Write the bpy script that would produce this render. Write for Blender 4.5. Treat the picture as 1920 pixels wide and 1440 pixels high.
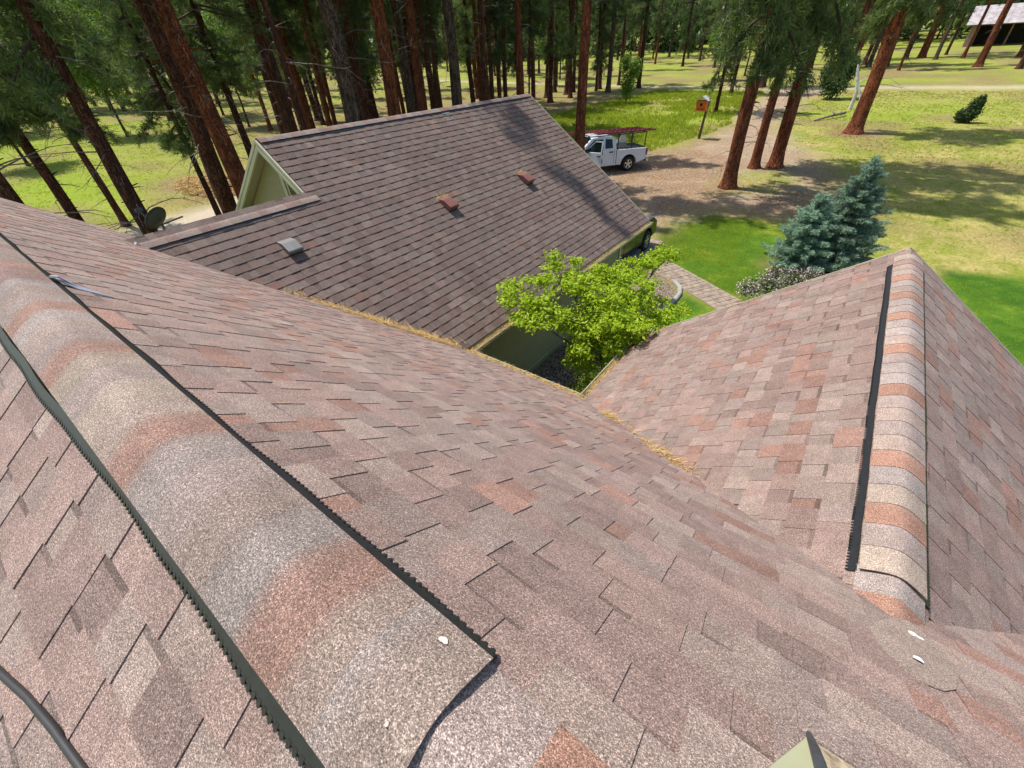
import bpy, math, random
import numpy as np
from mathutils import Vector, Matrix

for o in list(bpy.data.objects):
    bpy.data.objects.remove(o)
SC = bpy.context.scene
COL = SC.collection
R = math.radians

# ------------------------------------------------------------------ camera
CAM = Vector((0.0, 0.0, 6.1))
c_right = Vector((0.80096, 0.59721, -0.04235))
c_up = Vector((-0.34597, 0.51940, 0.78136))
c_fwd = Vector((-0.48864, 0.61119, -0.62264))
cd = bpy.data.cameras.new('camera')
cam = bpy.data.objects.new('camera', cd)
COL.objects.link(cam)
cam.matrix_world = Matrix(((c_right.x, c_up.x, -c_fwd.x, CAM.x),
                           (c_right.y, c_up.y, -c_fwd.y, CAM.y),
                           (c_right.z, c_up.z, -c_fwd.z, CAM.z),
                           (0, 0, 0, 1)))
cd.sensor_fit = 'HORIZONTAL'
cd.sensor_width = 36.0
cd.lens = 783.18 / 1920 * 36
cd.clip_start = 0.02
cd.clip_end = 2000
SC.camera = cam

# ------------------------------------------------------------------ light
SUN_EL = R(63)
SHADOW = Vector((0.996, 0.09, 0)).normalized()          # where shadows fall on the ground
to_sun = Vector((-SHADOW.x * math.cos(SUN_EL), -SHADOW.y * math.cos(SUN_EL), math.sin(SUN_EL)))
world = bpy.data.worlds.new('World')
SC.world = world
world.use_nodes = True
wn = world.node_tree
sky = wn.nodes.new('ShaderNodeTexSky')
sky.sky_type = 'NISHITA'
sky.sun_disc = False
sky.sun_elevation = SUN_EL
sky.sun_rotation = math.atan2(to_sun.x, to_sun.y)
sky.air_density = 1.0
sky.dust_density = 1.5
sky.ozone_density = 1.0
bg = wn.nodes['Background']
bg.inputs['Strength'].default_value = 0.15
wn.links.new(sky.outputs[0], bg.inputs[0])
sd = bpy.data.lights.new('sun', 'SUN')
sd.energy = 4.6
sd.angle = R(0.55)
sd.color = (1.0, 0.95, 0.87)
sun = bpy.data.objects.new('sun', sd)
COL.objects.link(sun)
sun.rotation_euler = (-to_sun).to_track_quat('-Z', 'Y').to_euler()
SC.view_settings.view_transform = 'Standard'
SC.view_settings.look = 'None'
SC.view_settings.exposure = 0.55
SC.view_settings.gamma = 1.0
SC.view_settings.use_curve_mapping = False
SC.cycles.max_bounces = 6
SC.cycles.transparent_max_bounces = 8

# ------------------------------------------------------------------ helpers
def link(o, parent=None):
    COL.objects.link(o)
    if parent is not None:
        o.parent = parent
    return o

def tag(o, label=None, cat=None, group=None, kind=None):
    if label: o['label'] = label
    if cat: o['category'] = cat
    if group: o['group'] = group
    if kind: o['kind'] = kind
    return o

def empty(name, loc=(0, 0, 0), rz=0.0):
    o = bpy.data.objects.new(name, None)
    o.empty_display_size = 0.2
    COL.objects.link(o)
    o.location = loc
    o.rotation_euler = (0, 0, rz)
    return o

def mesh_np(name, V, F, mats, smooth=False, col=None, midx=None):
    """V (n,3); F list of tuples or (m,k) array"""
    me = bpy.data.meshes.new(name)
    if isinstance(F, np.ndarray):
        V = np.asarray(V, np.float32)
        k = F.shape[1]
        me.vertices.add(len(V)); me.vertices.foreach_set('co', V.ravel())
        me.loops.add(F.size); me.loops.foreach_set('vertex_index', F.ravel().astype(np.int32))
        me.polygons.add(len(F))
        me.polygons.foreach_set('loop_start', np.arange(0, F.size, k, dtype=np.int32))
        me.update(calc_edges=True)
    else:
        me.from_pydata([tuple(v) for v in V], [], [tuple(f) for f in F])
        me.update()
    for m in (mats if isinstance(mats, (list, tuple)) else [mats]):
        me.materials.append(m)
    me.polygons.foreach_set('use_smooth', np.full(len(me.polygons), bool(smooth)))
    if midx is not None:
        me.polygons.foreach_set('material_index', np.asarray(midx, np.int32))
    if col is not None:
        a = me.color_attributes.new('Col', 'FLOAT_COLOR', 'POINT')
        c = np.ones((len(me.vertices), 4), np.float32)
        c[:, :3] = col
        a.data.foreach_set('color', c.ravel())
    return me

def add(name, me, parent=None, loc=None, rot=None):
    o = bpy.data.objects.new(name, me)
    link(o, parent)
    if loc is not None: o.location = loc
    if rot is not None: o.rotation_euler = rot
    return o

class MB:
    """collects simple shapes into one mesh"""
    def __init__(s):
        s.v, s.f = [], []
    def quad(s, a, b, c, d):
        n = len(s.v); s.v += [tuple(a), tuple(b), tuple(c), tuple(d)]; s.f.append((n, n+1, n+2, n+3)); return s
    def poly(s, pts):
        n = len(s.v); s.v += [tuple(p) for p in pts]; s.f.append(tuple(range(n, n+len(pts)))); return s
    def box(s, c, size, M=None):
        n = len(s.v)
        x, y, z = size[0]/2, size[1]/2, size[2]/2
        for dz in (-z, z):
            for dx, dy in ((-x, -y), (x, -y), (x, y), (-x, y)):
                p = Vector((dx, dy, dz))
                if M is not None: p = M @ p
                s.v.append((c[0]+p.x, c[1]+p.y, c[2]+p.z))
        for f in ((3, 2, 1, 0), (4, 5, 6, 7), (0, 1, 5, 4), (1, 2, 6, 5), (2, 3, 7, 6), (3, 0, 4, 7)):
            s.f.append(tuple(n+i for i in f))
        return s
    def bar(s, a, b, w, h, up=(0, 0, 1)):
        a, b = Vector(a), Vector(b)
        d = (b-a); L = d.length; d.normalize()
        u = Vector(up); r = d.cross(u)
        if r.length < 1e-4: r = d.cross(Vector((1, 0, 0)))
        r.normalize(); u = r.cross(d)
        M = Matrix((r, d, u)).transposed()
        return s.box((a+b)/2, (w, L, h), M)
    def extrude(s, pts, off):
        """closed polygon pts (3D) extruded along off"""
        n = len(s.v); k = len(pts); off = Vector(off)
        s.v += [tuple(p) for p in pts]
        s.v += [tuple(Vector(p)+off) for p in pts]
        s.f.append(tuple(range(n+k-1, n-1, -1))); s.f.append(tuple(range(n+k, n+2*k)))
        for i in range(k):
            j = (i+1) % k
            s.f.append((n+i, n+j, n+k+j, n+k+i))
        return s
    def tube(s, pts, rad, sides=8, cap=True):
        pts = [Vector(p) for p in pts]
        if not isinstance(rad, (list, tuple)): rad = [rad]*len(pts)
        n = len(s.v)
        prev = None
        for i, p in enumerate(pts):
            d = (pts[min(i+1, len(pts)-1)] - pts[max(i-1, 0)]).normalized()
            if prev is None:
                r = d.cross(Vector((0, 0, 1)))
                if r.length < 1e-3: r = d.cross(Vector((1, 0, 0)))
                r.normalize()
            else:
                r = (prev - d*prev.dot(d)).normalized()
            prev = r
            u = d.cross(r)
            for k in range(sides):
                a = 2*math.pi*k/sides
                s.v.append(tuple(p + (r*math.cos(a)+u*math.sin(a))*rad[i]))
        for i in range(len(pts)-1):
            for k in range(sides):
                k2 = (k+1) % sides
                a = n+i*sides
                s.f.append((a+k, a+k2, a+sides+k2, a+sides+k))
        if cap:
            s.f.append(tuple(range(n+sides-1, n-1, -1)))
            e = n+(len(pts)-1)*sides
            s.f.append(tuple(range(e, e+sides)))
        return s
    def disc(s, c, axis, r, h, sides=20):
        c = Vector(c); axis = Vector(axis).normalized()
        return s.tube([c-axis*h/2, c+axis*h/2], r, sides)
    def build(s, name, mat, parent=None, smooth=False, loc=None, rot=None):
        return add(name, mesh_np(name, s.v, s.f, mat, smooth), parent, loc, rot)

def bevel(o, w=0.02, seg=2):
    m = o.modifiers.new('bevel', 'BEVEL'); m.width = w; m.segments = seg; m.limit_method = 'ANGLE'; m.angle_limit = R(35)
    return o

# ------------------------------------------------------------------ materials
def new_mat(name):
    m = bpy.data.materials.new(name); m.use_nodes = True
    nt = m.node_tree
    b = nt.nodes['Principled BSDF']
    b.inputs['Specular IOR Level'].default_value = 0.3
    return m, nt, b

def N(nt, typ, **kw):
    n = nt.nodes.new(typ)
    for k, v in kw.items(): setattr(n, k, v)
    return n

def pos(nt):
    return N(nt, 'ShaderNodeNewGeometry').outputs['Position']

def objco(nt):
    return N(nt, 'ShaderNodeTexCoord').outputs['Object']

def noise(nt, vec, scale, detail=3, rough=0.55):
    n = N(nt, 'ShaderNodeTexNoise')
    n.inputs['Scale'].default_value = scale; n.inputs['Detail'].default_value = detail
    n.inputs['Roughness'].default_value = rough
    nt.links.new(vec, n.inputs['Vector'])
    return n

def ramp(nt, fac, stops, interp='LINEAR'):
    r = N(nt, 'ShaderNodeValToRGB'); r.color_ramp.interpolation = interp
    el = r.color_ramp.elements
    while len(el) < len(stops): el.new(0.5)
    for e, (p, c) in zip(el, stops):
        e.position = p; e.color = (c[0], c[1], c[2], 1) if not isinstance(c, (int, float)) else (c, c, c, 1)
    nt.links.new(fac, r.inputs[0])
    return r.outputs[0]

def mix(nt, fac, a, b, mode='MIX'):
    m = N(nt, 'ShaderNodeMix', data_type='RGBA', blend_type=mode)
    m.clamp_result = False
    for sock, v in ((m.inputs[0], fac), (m.inputs[6], a), (m.inputs[7], b)):
        if hasattr(v, 'links'): nt.links.new(v, sock)
        elif isinstance(v, (int, float)): sock.default_value = v
        else: sock.default_value = (v[0], v[1], v[2], 1)
    return m.outputs[2]

def mathn(nt, op, a, b=0.0, clamp=False):
    m = N(nt, 'ShaderNodeMath', operation=op); m.use_clamp = clamp
    for s, v in ((m.inputs[0], a), (m.inputs[1], b)):
        if hasattr(v, 'links'): nt.links.new(v, s)
        else: s.default_value = v
    return m.outputs[0]

def bump(nt, b, h, strength=0.4, dist=0.01):
    n = N(nt, 'ShaderNodeBump'); n.inputs['Strength'].default_value = strength; n.inputs['Distance'].default_value = dist
    nt.links.new(h, n.inputs['Height']); nt.links.new(n.outputs[0], b.inputs['Normal'])

def scaled(nt, vec, s):
    m = N(nt, 'ShaderNodeMapping'); m.inputs['Scale'].default_value = s
    nt.links.new(vec, m.inputs['Vector'])
    return m.outputs[0]

def simple(name, col, rough=0.6, metal=0.0, var=0.15, scale=6.0, bumps=0.0, spec=0.3, obj=False):
    m, nt, b = new_mat(name)
    v = objco(nt) if obj else pos(nt)
    n = noise(nt, v, scale, 4)
    lo = [c*(1-var) for c in col]; hi = [min(1, c*(1+var)) for c in col]
    c = ramp(nt, n.outputs[0], [(0.3, lo), (0.7, hi)])
    nt.links.new(c, b.inputs['Base Color'])
    b.inputs['Roughness'].default_value = rough; b.inputs['Metallic'].default_value = metal
    b.inputs['Specular IOR Level'].default_value = spec
    if bumps: bump(nt, b, n.outputs[0], bumps, 0.01)
    return m

MAT = {}

def make_shingle():
    m, nt, b = new_mat('shingle_granules')
    P = pos(nt)
    att = N(nt, 'ShaderNodeAttribute', attribute_name='Col').outputs['Color']
    g1 = noise(nt, P, 400, 2, 0.8)              # granules
    g2 = noise(nt, P, 190, 3, 0.75)
    g3 = noise(nt, P, 14, 4, 0.6)
    big = noise(nt, P, 1.6, 4, 0.6)
    sp = mathn(nt, 'ADD', mathn(nt, 'MULTIPLY', g1.outputs[0], 0.6), mathn(nt, 'MULTIPLY', g2.outputs[0], 0.4))
    spk = ramp(nt, sp, [(0.35, 0.14), (0.44, 0.66), (0.53, 1.06), (0.63, 2.9)])
    c = mix(nt, 1.0, att, spk, 'MULTIPLY')
    # warm and pale stray granules
    st = ramp(nt, g2.outputs[0], [(0.60, 0.0), (0.68, 1.0)])
    c = mix(nt, mathn(nt, 'MULTIPLY', st, 0.35), c, (0.44, 0.34, 0.27))
    c = mix(nt, 1.0, c, ramp(nt, g3.outputs[0], [(0.25, 0.84), (0.75, 1.16)]), 'MULTIPLY')
    c = mix(nt, 1.0, c, ramp(nt, big.outputs[0], [(0.3, 0.90), (0.7, 1.1)]), 'MULTIPLY')
    nt.links.new(c, b.inputs['Base Color'])
    b.inputs['Roughness'].default_value = 0.92
    b.inputs['Specular IOR Level'].default_value = 0.25
    bump(nt, b, sp, 0.55, 0.004)
    return m
MAT['shingle'] = make_shingle()

def make_bark(name, plate, furrow, grey):
    m, nt, b = new_mat(name)
    v = objco(nt)
    sv = scaled(nt, v, (1, 1, 0.13))
    vo = N(nt, 'ShaderNodeTexVoronoi', feature='DISTANCE_TO_EDGE'); vo.inputs['Scale'].default_value = 15
    wob = noise(nt, v, 5, 3)
    wv = N(nt, 'ShaderNodeVectorMath', operation='ADD')
    sc = N(nt, 'ShaderNodeVectorMath', operation='SCALE'); sc.inputs['Scale'].default_value = 0.16
    nt.links.new(wob.outputs['Color'], sc.inputs[0]); nt.links.new(sv, wv.inputs[0]); nt.links.new(sc.outputs[0], wv.inputs[1])
    nt.links.new(wv.outputs[0], vo.inputs['Vector'])
    fine = noise(nt, scaled(nt, v, (1, 1, 0.35)), 40, 4)
    large = noise(nt, v, 1.1, 3)
    oi = N(nt, 'ShaderNodeObjectInfo').outputs['Random']
    pl = ramp(nt, fine.outputs[0], [(0.3, [x*0.6 for x in plate]), (0.7, [x*1.25 for x in plate])])
    pl = mix(nt, ramp(nt, large.outputs[0], [(0.45, 0.0), (0.75, 0.7)]), pl, grey)
    mid = noise(nt, scaled(nt, v, (1, 1, 0.3)), 7, 4)
    pl = mix(nt, 1.0, pl, ramp(nt, mid.outputs[0], [(0.3, 0.55), (0.7, 1.35)]), 'MULTIPLY')
    pl = mix(nt, 1.0, pl, ramp(nt, oi, [(0, 0.75), (1, 1.2)]), 'MULTIPLY')
    edge = ramp(nt, vo.outputs[0], [(0.0, 0.0), (0.15, 1.0)])
    c = mix(nt, edge, furrow, pl)
    nt.links.new(c, b.inputs['Base Color'])
    b.inputs['Roughness'].default_value = 0.95
    b.inputs['Specular IOR Level'].default_value = 0.1
    bump(nt, b, mathn(nt, 'ADD', edge, mathn(nt, 'MULTIPLY', fine.outputs[0], 0.5)), 0.9, 0.03)
    return m
MAT['bark_red'] = make_bark('bark_red', (0.27, 0.088, 0.040), (0.060, 0.022, 0.014), (0.13, 0.055, 0.034))
MAT['bark_dark'] = make_bark('bark_dark', (0.145, 0.060, 0.036), (0.040, 0.020, 0.014), (0.115, 0.078, 0.06))
MAT['bark_grey'] = make_bark('bark_grey', (0.15, 0.10, 0.07), (0.03, 0.022, 0.017), (0.13, 0.11, 0.095))
MAT['deadwood'] = simple('deadwood', (0.16, 0.135, 0.115), 0.9, var=0.4, scale=9)
MAT['twig'] = simple('twig', (0.075, 0.052, 0.038), 0.9, var=0.4, scale=9)

def make_leaf(name, lo, hi, trans=0.35, rough=0.55, scale=1.5, tcol=None):
    m = bpy.data.materials.new(name); m.use_nodes = True
    nt = m.node_tree; b = nt.nodes['Principled BSDF']; out = nt.nodes['Material Output']
    g = N(nt, 'ShaderNodeNewGeometry')
    rnd = g.outputs['Random Per Island']
    n = noise(nt, g.outputs['Position'], scale, 2)
    f = mathn(nt, 'ADD', mathn(nt, 'MULTIPLY', rnd, 0.55), mathn(nt, 'MULTIPLY', n.outputs[0], 0.45))
    oi = N(nt, 'ShaderNodeObjectInfo').outputs['Random']
    c = ramp(nt, f, [(0.15, lo), (0.8, hi)])
    c = mix(nt, 1.0, c, ramp(nt, oi, [(0, 0.8), (1, 1.18)]), 'MULTIPLY')
    nt.links.new(c, b.inputs['Base Color']); b.inputs['Roughness'].default_value = rough
    b.inputs['Specular IOR Level'].default_value = 0.25
    t = N(nt, 'ShaderNodeBsdfTranslucent')
    tc = mix(nt, 1.0, c, tcol or (1.15, 1.25, 0.6), 'MULTIPLY')
    nt.links.new(tc, t.inputs[0])
    ms = N(nt, 'ShaderNodeMixShader'); ms.inputs[0].default_value = trans
    nt.links.new(b.outputs[0], ms.inputs[1]); nt.links.new(t.outputs[0], ms.inputs[2])
    nt.links.new(ms.outputs[0], out.inputs[0])
    return m
MAT['needles'] = make_leaf('pine_needles_green', (0.058, 0.090, 0.034), (0.19, 0.255, 0.10), 0.4, 0.5, 0.8)
MAT['needles_pale'] = make_leaf('pine_needles_pale', (0.05, 0.085, 0.03), (0.13, 0.19, 0.07), 0.3, 0.5, 0.8)
MAT['maple'] = make_leaf('maple_leaf', (0.20, 0.34, 0.010), (0.54, 0.66, 0.035), 0.45, 0.45, 2.5)
MAT['decid'] = make_leaf('broad_leaf', (0.075, 0.145, 0.018), (0.20, 0.32, 0.04), 0.4, 0.5, 0.4)
MAT['spruce'] = make_leaf('spruce_needle', (0.16, 0.26, 0.175), (0.38, 0.53, 0.38), 0.3, 0.6, 2.0, (1, 1, 1))
MAT['shrub'] = make_leaf('shrub_leaf', (0.06, 0.10, 0.01), (0.17, 0.23, 0.02), 0.3, 0.5, 3.0)
MAT['juniper'] = make_leaf('juniper_leaf', (0.025, 0.05, 0.014), (0.075, 0.12, 0.035), 0.2, 0.6, 2.0)
MAT['lilac'] = make_leaf('grey_green_leaf', (0.05, 0.065, 0.03), (0.13, 0.15, 0.07), 0.3, 0.5, 2.0)
MAT['blossom'] = make_leaf('blossom', (0.50, 0.36, 0.40), (0.80, 0.66, 0.68), 0.3, 0.6, 4.0, (1, 1, 1))
MAT['straw'] = make_leaf('dry_pine_needles', (0.26, 0.14, 0.045), (0.66, 0.47, 0.18), 0.15, 0.6, 6.0, (1, 0.9, 0.7))

def make_ground():
    m, nt, b = new_mat('ground_cover')
    P = pos(nt)
    w = N(nt, 'ShaderNodeAttribute', attribute_name='zone_a')       # R lawn, G dirt, B gravel
    s = N(nt, 'ShaderNodeSeparateColor'); nt.links.new(w.outputs['Color'], s.inputs[0])
    w2 = N(nt, 'ShaderNodeAttribute', attribute_name='zone_b')      # R mulch, G wet-green meadow, B forest litter
    s2 = N(nt, 'ShaderNodeSeparateColor'); nt.links.new(w2.outputs['Color'], s2.inputs[0])
    nb = noise(nt, P, 0.35, 5, 0.6); nm = noise(nt, P, 1.7, 5, 0.65); nf = noise(nt, P, 9, 5, 0.7); ng = noise(nt, P, 38, 3, 0.7)
    # meadow: dry yellow grass patched with green
    f = mathn(nt, 'ADD', mathn(nt, 'MULTIPLY', nb.outputs[0], 0.55), mathn(nt, 'MULTIPLY', nm.outputs[0], 0.45))
    dry = ramp(nt, nf.outputs[0], [(0.3, (0.22, 0.18, 0.06)), (0.55, (0.36, 0.30, 0.105)), (0.75, (0.48, 0.41, 0.17))])
    grn = ramp(nt, nf.outputs[0], [(0.3, (0.11, 0.14, 0.018)), (0.7, (0.26, 0.29, 0.04))])
    mead = mix(nt, ramp(nt, f, [(0.40, 0.0), (0.57, 1.0)]), dry, grn)
    lush = ramp(nt, nf.outputs[0], [(0.3, (0.12, 0.18, 0.014)), (0.7, (0.25, 0.315, 0.032))])
    c = mix(nt, s2.outputs[1], mead, lush)
    litter = ramp(nt, nf.outputs[0], [(0.3, (0.10, 0.065, 0.035)), (0.5, (0.20, 0.135, 0.075)), (0.72, (0.33, 0.24, 0.14))])
    c = mix(nt, s2.outputs[2], c, litter)
    lawn = ramp(nt, f, [(0.40, (0.035, 0.095, 0.008)), (0.54, (0.075, 0.150, 0.011)), (0.68, (0.24, 0.24, 0.03))])
    lawn = mix(nt, 1.0, lawn, ramp(nt, ng.outputs[0], [(0.3, 0.75), (0.7, 1.25)]), 'MULTIPLY')
    c = mix(nt, s.outputs[0], c, lawn)
    dirt = ramp(nt, nf.outputs[0], [(0.32, (0.12, 0.078, 0.048)), (0.5, (0.235, 0.16, 0.10)), (0.68, (0.42, 0.31, 0.205))])
    dirt = mix(nt, ramp(nt, nm.outputs[0], [(0.46, 0.0), (0.62, 0.65)]), dirt, (0.24, 0.135, 0.07))
    dirt = mix(nt, ramp(nt, nb.outputs[0], [(0.5, 0.0), (0.66, 0.5)]), dirt, (0.43, 0.34, 0.25))
    c = mix(nt, s.outputs[1], c, dirt)
    grav = ramp(nt, ng.outputs[0], [(0.3, (0.25, 0.205, 0.15)), (0.5, (0.42, 0.355, 0.27)), (0.7, (0.56, 0.49, 0.39))])
    c = mix(nt, s.outputs[2], c, grav)
    mul = N(nt, 'ShaderNodeTexVoronoi'); mul.inputs['Scale'].default_value = 28; nt.links.new(P, mul.inputs['Vector'])
    mc = ramp(nt, N_sep(nt, mul.outputs['Color']), [(0.1, (0.06, 0.04, 0.03)), (0.5, (0.15, 0.11, 0.085)), (0.9, (0.30, 0.24, 0.19))])
    c = mix(nt, s2.outputs[0], c, mc)
    c = mix(nt, 1.0, c, ramp(nt, ng.outputs[0], [(0.25, 0.78), (0.75, 1.22)]), 'MULTIPLY')
    nt.links.new(c, b.inputs['Base Color'])
    b.inputs['Roughness'].default_value = 0.97
    b.inputs['Specular IOR Level'].default_value = 0.1
    h = mathn(nt, 'ADD', nf.outputs[0], mathn(nt, 'MULTIPLY', ng.outputs[0], 0.5))
    bump(nt, b, h, 0.7, 0.06)
    return m
def N_sep(nt, col):
    s = N(nt, 'ShaderNodeSeparateColor'); nt.links.new(col, s.inputs[0]); return s.outputs[0]
MAT['ground'] = make_ground()
MAT['grass'] = make_leaf('grass_blade', (0.17, 0.23, 0.016), (0.40, 0.45, 0.05), 0.5, 0.6, 0.5)
MAT['drygrass'] = make_leaf('dry_grass_blade', (0.34, 0.29, 0.10), (0.58, 0.50, 0.20), 0.5, 0.6, 0.5, (1, 1, .8))
MAT['siding'] = simple('green_siding_paint', (0.225, 0.215, 0.105), 0.6, var=0.06, scale=3)
MAT['trim'] = simple('pale_green_trim', (0.36, 0.37, 0.235), 0.55, var=0.08, scale=4)
MAT['gutter'] = simple('pale_gutter_metal', (0.44, 0.42, 0.30), 0.45, var=0.1, scale=5)
MAT['soffit'] = simple('soffit_paint', (0.24, 0.235, 0.14), 0.7, var=0.06)
MAT['blackplastic'] = simple('black_vent_plastic', (0.016, 0.017, 0.019), 0.42, var=0.25, scale=40, spec=0.5)
MAT['rubber'] = simple('black_cable_rubber', (0.025, 0.024, 0.024), 0.5, var=0.2, scale=20, spec=0.4)
MAT['redmetal'] = simple('brown_red_vent_metal', (0.17, 0.068, 0.052), 0.5, var=0.12, scale=8)
MAT['greymetal'] = simple('weathered_grey_vent_metal', (0.17, 0.165, 0.16), 0.5, 0.3, var=0.12, scale=8)
MAT['galv'] = simple('galvanised_metal', (0.42, 0.45, 0.48), 0.4, 0.7, var=0.15, scale=12)
MAT['darkmetal'] = simple('dark_flashing_metal', (0.07, 0.08, 0.09), 0.45, 0.4, var=0.3, scale=25)
MAT['oldtan'] = simple('lichened_flashing', (0.34, 0.27, 0.18), 0.9, var=0.5, scale=60, bumps=0.4)
MAT['dark'] = simple('dark_opening', (0.012, 0.012, 0.012), 0.8)
MAT['concrete'] = simple('pale_concrete', (0.28, 0.27, 0.25), 0.85, var=0.15, scale=7, bumps=0.2)
MAT['paver'] = simple('stone_paver', (0.24, 0.19, 0.145), 0.9, var=0.35, scale=5, bumps=0.3)
MAT['interior'] = simple('interior_dark', (0.03, 0.028, 0.025), 0.8)
def make_glass(name, col):
    m, nt, b = new_mat(name)
    b.inputs['Base Color'].default_value = (*col, 1); b.inputs['Roughness'].default_value = 0.06
    b.inputs['Specular IOR Level'].default_value = 0.28
    return m
MAT['glass'] = make_glass('dark_glass', (0.008, 0.012, 0.013))
def make_paint(name, col, rough=0.25):
    m, nt, b = new_mat(name)
    n = noise(nt, pos(nt), 3, 4)
    c = ramp(nt, n.outputs[0], [(0.35, [x*0.9 for x in col]), (0.7, col)])
    nt.links.new(c, b.inputs['Base Color'])
    b.inputs['Roughness'].default_value = rough; b.inputs['Coat Weight'].default_value = 0.5; b.inputs['Coat Roughness'].default_value = 0.08
    return m
MAT['white'] = make_paint('white_car_paint', (0.62, 0.66, 0.68))
MAT['black'] = make_paint('black_car_paint', (0.012, 0.014, 0.013), 0.2)
MAT['tyre'] = simple('tyre_rubber', (0.018, 0.018, 0.018), 0.85)
MAT['rim'] = simple('alloy_rim', (0.55, 0.55, 0.56), 0.3, 0.8)
MAT['redglass'] = simple('red_lamp', (0.35, 0.012, 0.015), 0.25, spec=0.6)
MAT['redladder'] = simple('red_fibreglass', (0.26, 0.040, 0.050), 0.55, var=0.2)
MAT['orange'] = simple('orange_painted_wood', (0.62, 0.17, 0.02), 0.6, var=0.15)
MAT['greyroof'] = simple('grey_tin', (0.45, 0.45, 0.45), 0.5, 0.3)
MAT['tinroof'] = simple('pale_tin_roof', (0.36, 0.32, 0.32), 0.5, 0.2, var=0.3, scale=1.5)
MAT['barnwood'] = simple('barn_wood', (0.20, 0.12, 0.09), 0.9, var=0.3, scale=3)
MAT['brick'] = simple('barn_block', (0.30, 0.22, 0.18), 0.9, var=0.3, scale=3)
MAT['birch'] = simple('bleached_bark', (0.55, 0.53, 0.50), 0.85, var=0.3, scale=6)
MAT['post'] = simple('weathered_post', (0.13, 0.095, 0.07), 0.9, var=0.3, scale=8)
MAT['dish'] = simple('grey_dish_metal', (0.10, 0.11, 0.105), 0.5, 0.2, var=0.1)
MAT['scrap'] = simple('pale_dry_leaf', (0.60, 0.48, 0.42), 0.8, var=0.2, scale=30)
MAT['white_blotch'] = simple('white_dropping', (0.75, 0.75, 0.74), 0.7, var=0.1)

# ------------------------------------------------------------------ terrain
def terr(x, y):
    d = max(0.0, math.hypot(x, y) - 16)
    return .03*d*d/(d+4)

def terr_np(x, y):
    d = np.maximum(0, np.hypot(x, y) - 16)
    return .03*d*d/(d+4)

_rs = np.random.RandomState(5)
_lat = _rs.rand(64, 64)
def vnoise(x, y, s):
    x = x/s+1000.; y = y/s+1000.
    ix = np.floor(x).astype(int); iy = np.floor(y).astype(int)
    fx = x-ix; fy = y-iy
    fx = fx*fx*(3-2*fx); fy = fy*fy*(3-2*fy)
    g = lambda a, b: _lat[a % 64, b % 64]
    return (g(ix, iy)*(1-fx)+g(ix+1, iy)*fx)*(1-fy)+(g(ix, iy+1)*(1-fx)+g(ix+1, iy+1)*fx)*fy

def inside_dist(X, Y, poly):
    """signed distance, positive inside"""
    P = np.array(poly, float)
    ins = np.zeros(X.shape, bool); D = np.full(X.shape, 1e9)
    n = len(P)
    for i in range(n):
        a, b = P[i], P[(i+1) % n]
        cond = ((a[1] > Y) != (b[1] > Y))
        with np.errstate(divide='ignore', invalid='ignore'):
            xi = (b[0]-a[0])*(Y-a[1])/((b[1]-a[1]) or 1e-9)+a[0]
        ins ^= cond & (X < xi)
        d = b-a; L = (d@d) or 1e-9
        t = np.clip(((X-a[0])*d[0]+(Y-a[1])*d[1])/L, 0, 1)
        D = np.minimum(D, np.hypot(X-a[0]-t*d[0], Y-a[1]-t*d[1]))
    return np.where(ins, D, -D)

DRIVE = [(-13.5, 22.0), (-8.4, 20.0), (-6.5, 16.9), (-5.75, 16.6), (-5.8, 18.6), (-4.79, 20.9), (-2.27, 21.4), (-1.08, 22.8), (-0.91, 27.9), (-1.97, 32.3), (-4.01, 36.3), (-5.61, 39.6),
         (-6.8, 47.8), (-6.93, 55.9), (-5.5, 65.5), (-10.5, 66), (-11.0, 59.3), (-10.34, 50), (-8.93, 39.6), (-9.87, 35.1), (-10.34, 32.2), (-12.0, 29.8), (-17, 27)]
ISLAND = [(-5.9, 25.3), (-4.92, 28.2), (-3.6, 31.2), (-3.0, 30.0), (-2.37, 26.74), (-3.24, 24.6), (-4.96, 23.7)]
GRAVEL_DRIVE = [(-3.6, 27), (-2.3, 29), (-2.6, 33), (-4.6, 37), (-6.2, 40), (-7.4, 48), (-7.6, 56), (-7.0, 65), (-9.2, 65), (-10.0, 56), (-9.4, 46), (-8.2, 39), (-8.5, 34), (-6.3, 31.5)]
LAWNS = [[(-5.68, 17.0), (-5.72, 18.84), (-4.64, 20.3), (-2.54, 20.6), (-1.51, 19.8), (-0.2, 16.6), (-0.9, 12.4), (-1.55, 12.96), (-4.60, 14.75)],
         [(-3.05, 10.6), (-3.13, 12.6), (-1.9, 11.95), (0.3, 10.9), (1.5, 6), (-1.4, 6), (-2.6, 8.5)],
         [(3.2, 18.5), (8, 18.8), (12, 8), (8, -6), (4.2, -4), (4.2, 8), (2.0, 9.5)]]
BED = [(-4.7, 13.6), (-4.12, 13.55), (-3.3, 12.75), (-3.15, 11.9), (-3.2, 10.2), (-2.7, 8.5), (-1.4, 6.3), (-1.4, 3.4), (-4.65, 3.4), (-4.65, 13)]
GRAVEL_LEFT = [(-25.8, 2.0), (-27.5, 9.15), (-28.5, 13), (-24, 14), (-22.0, 9), (-21, 2)]
DEBRIS = [(-36, 9), (-36.5, 14.5), (-27.5, 12.5), (-27.2, 8.0)]
ROADS = [[(-220, 86), (-120, 76.5), (-69, 70.3), (-49, 69.3), (-29, 67.8), (-12, 67.0), (0, 67.9), (12, 68.0), (90, 65.5), (90, 63.3), (12, 65.7), (0, 65.7), (-12, 64.9), (-26, 65.6), (-44, 67.0), (-62, 67.8), (-120, 74), (-220, 83.4)]]

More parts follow.
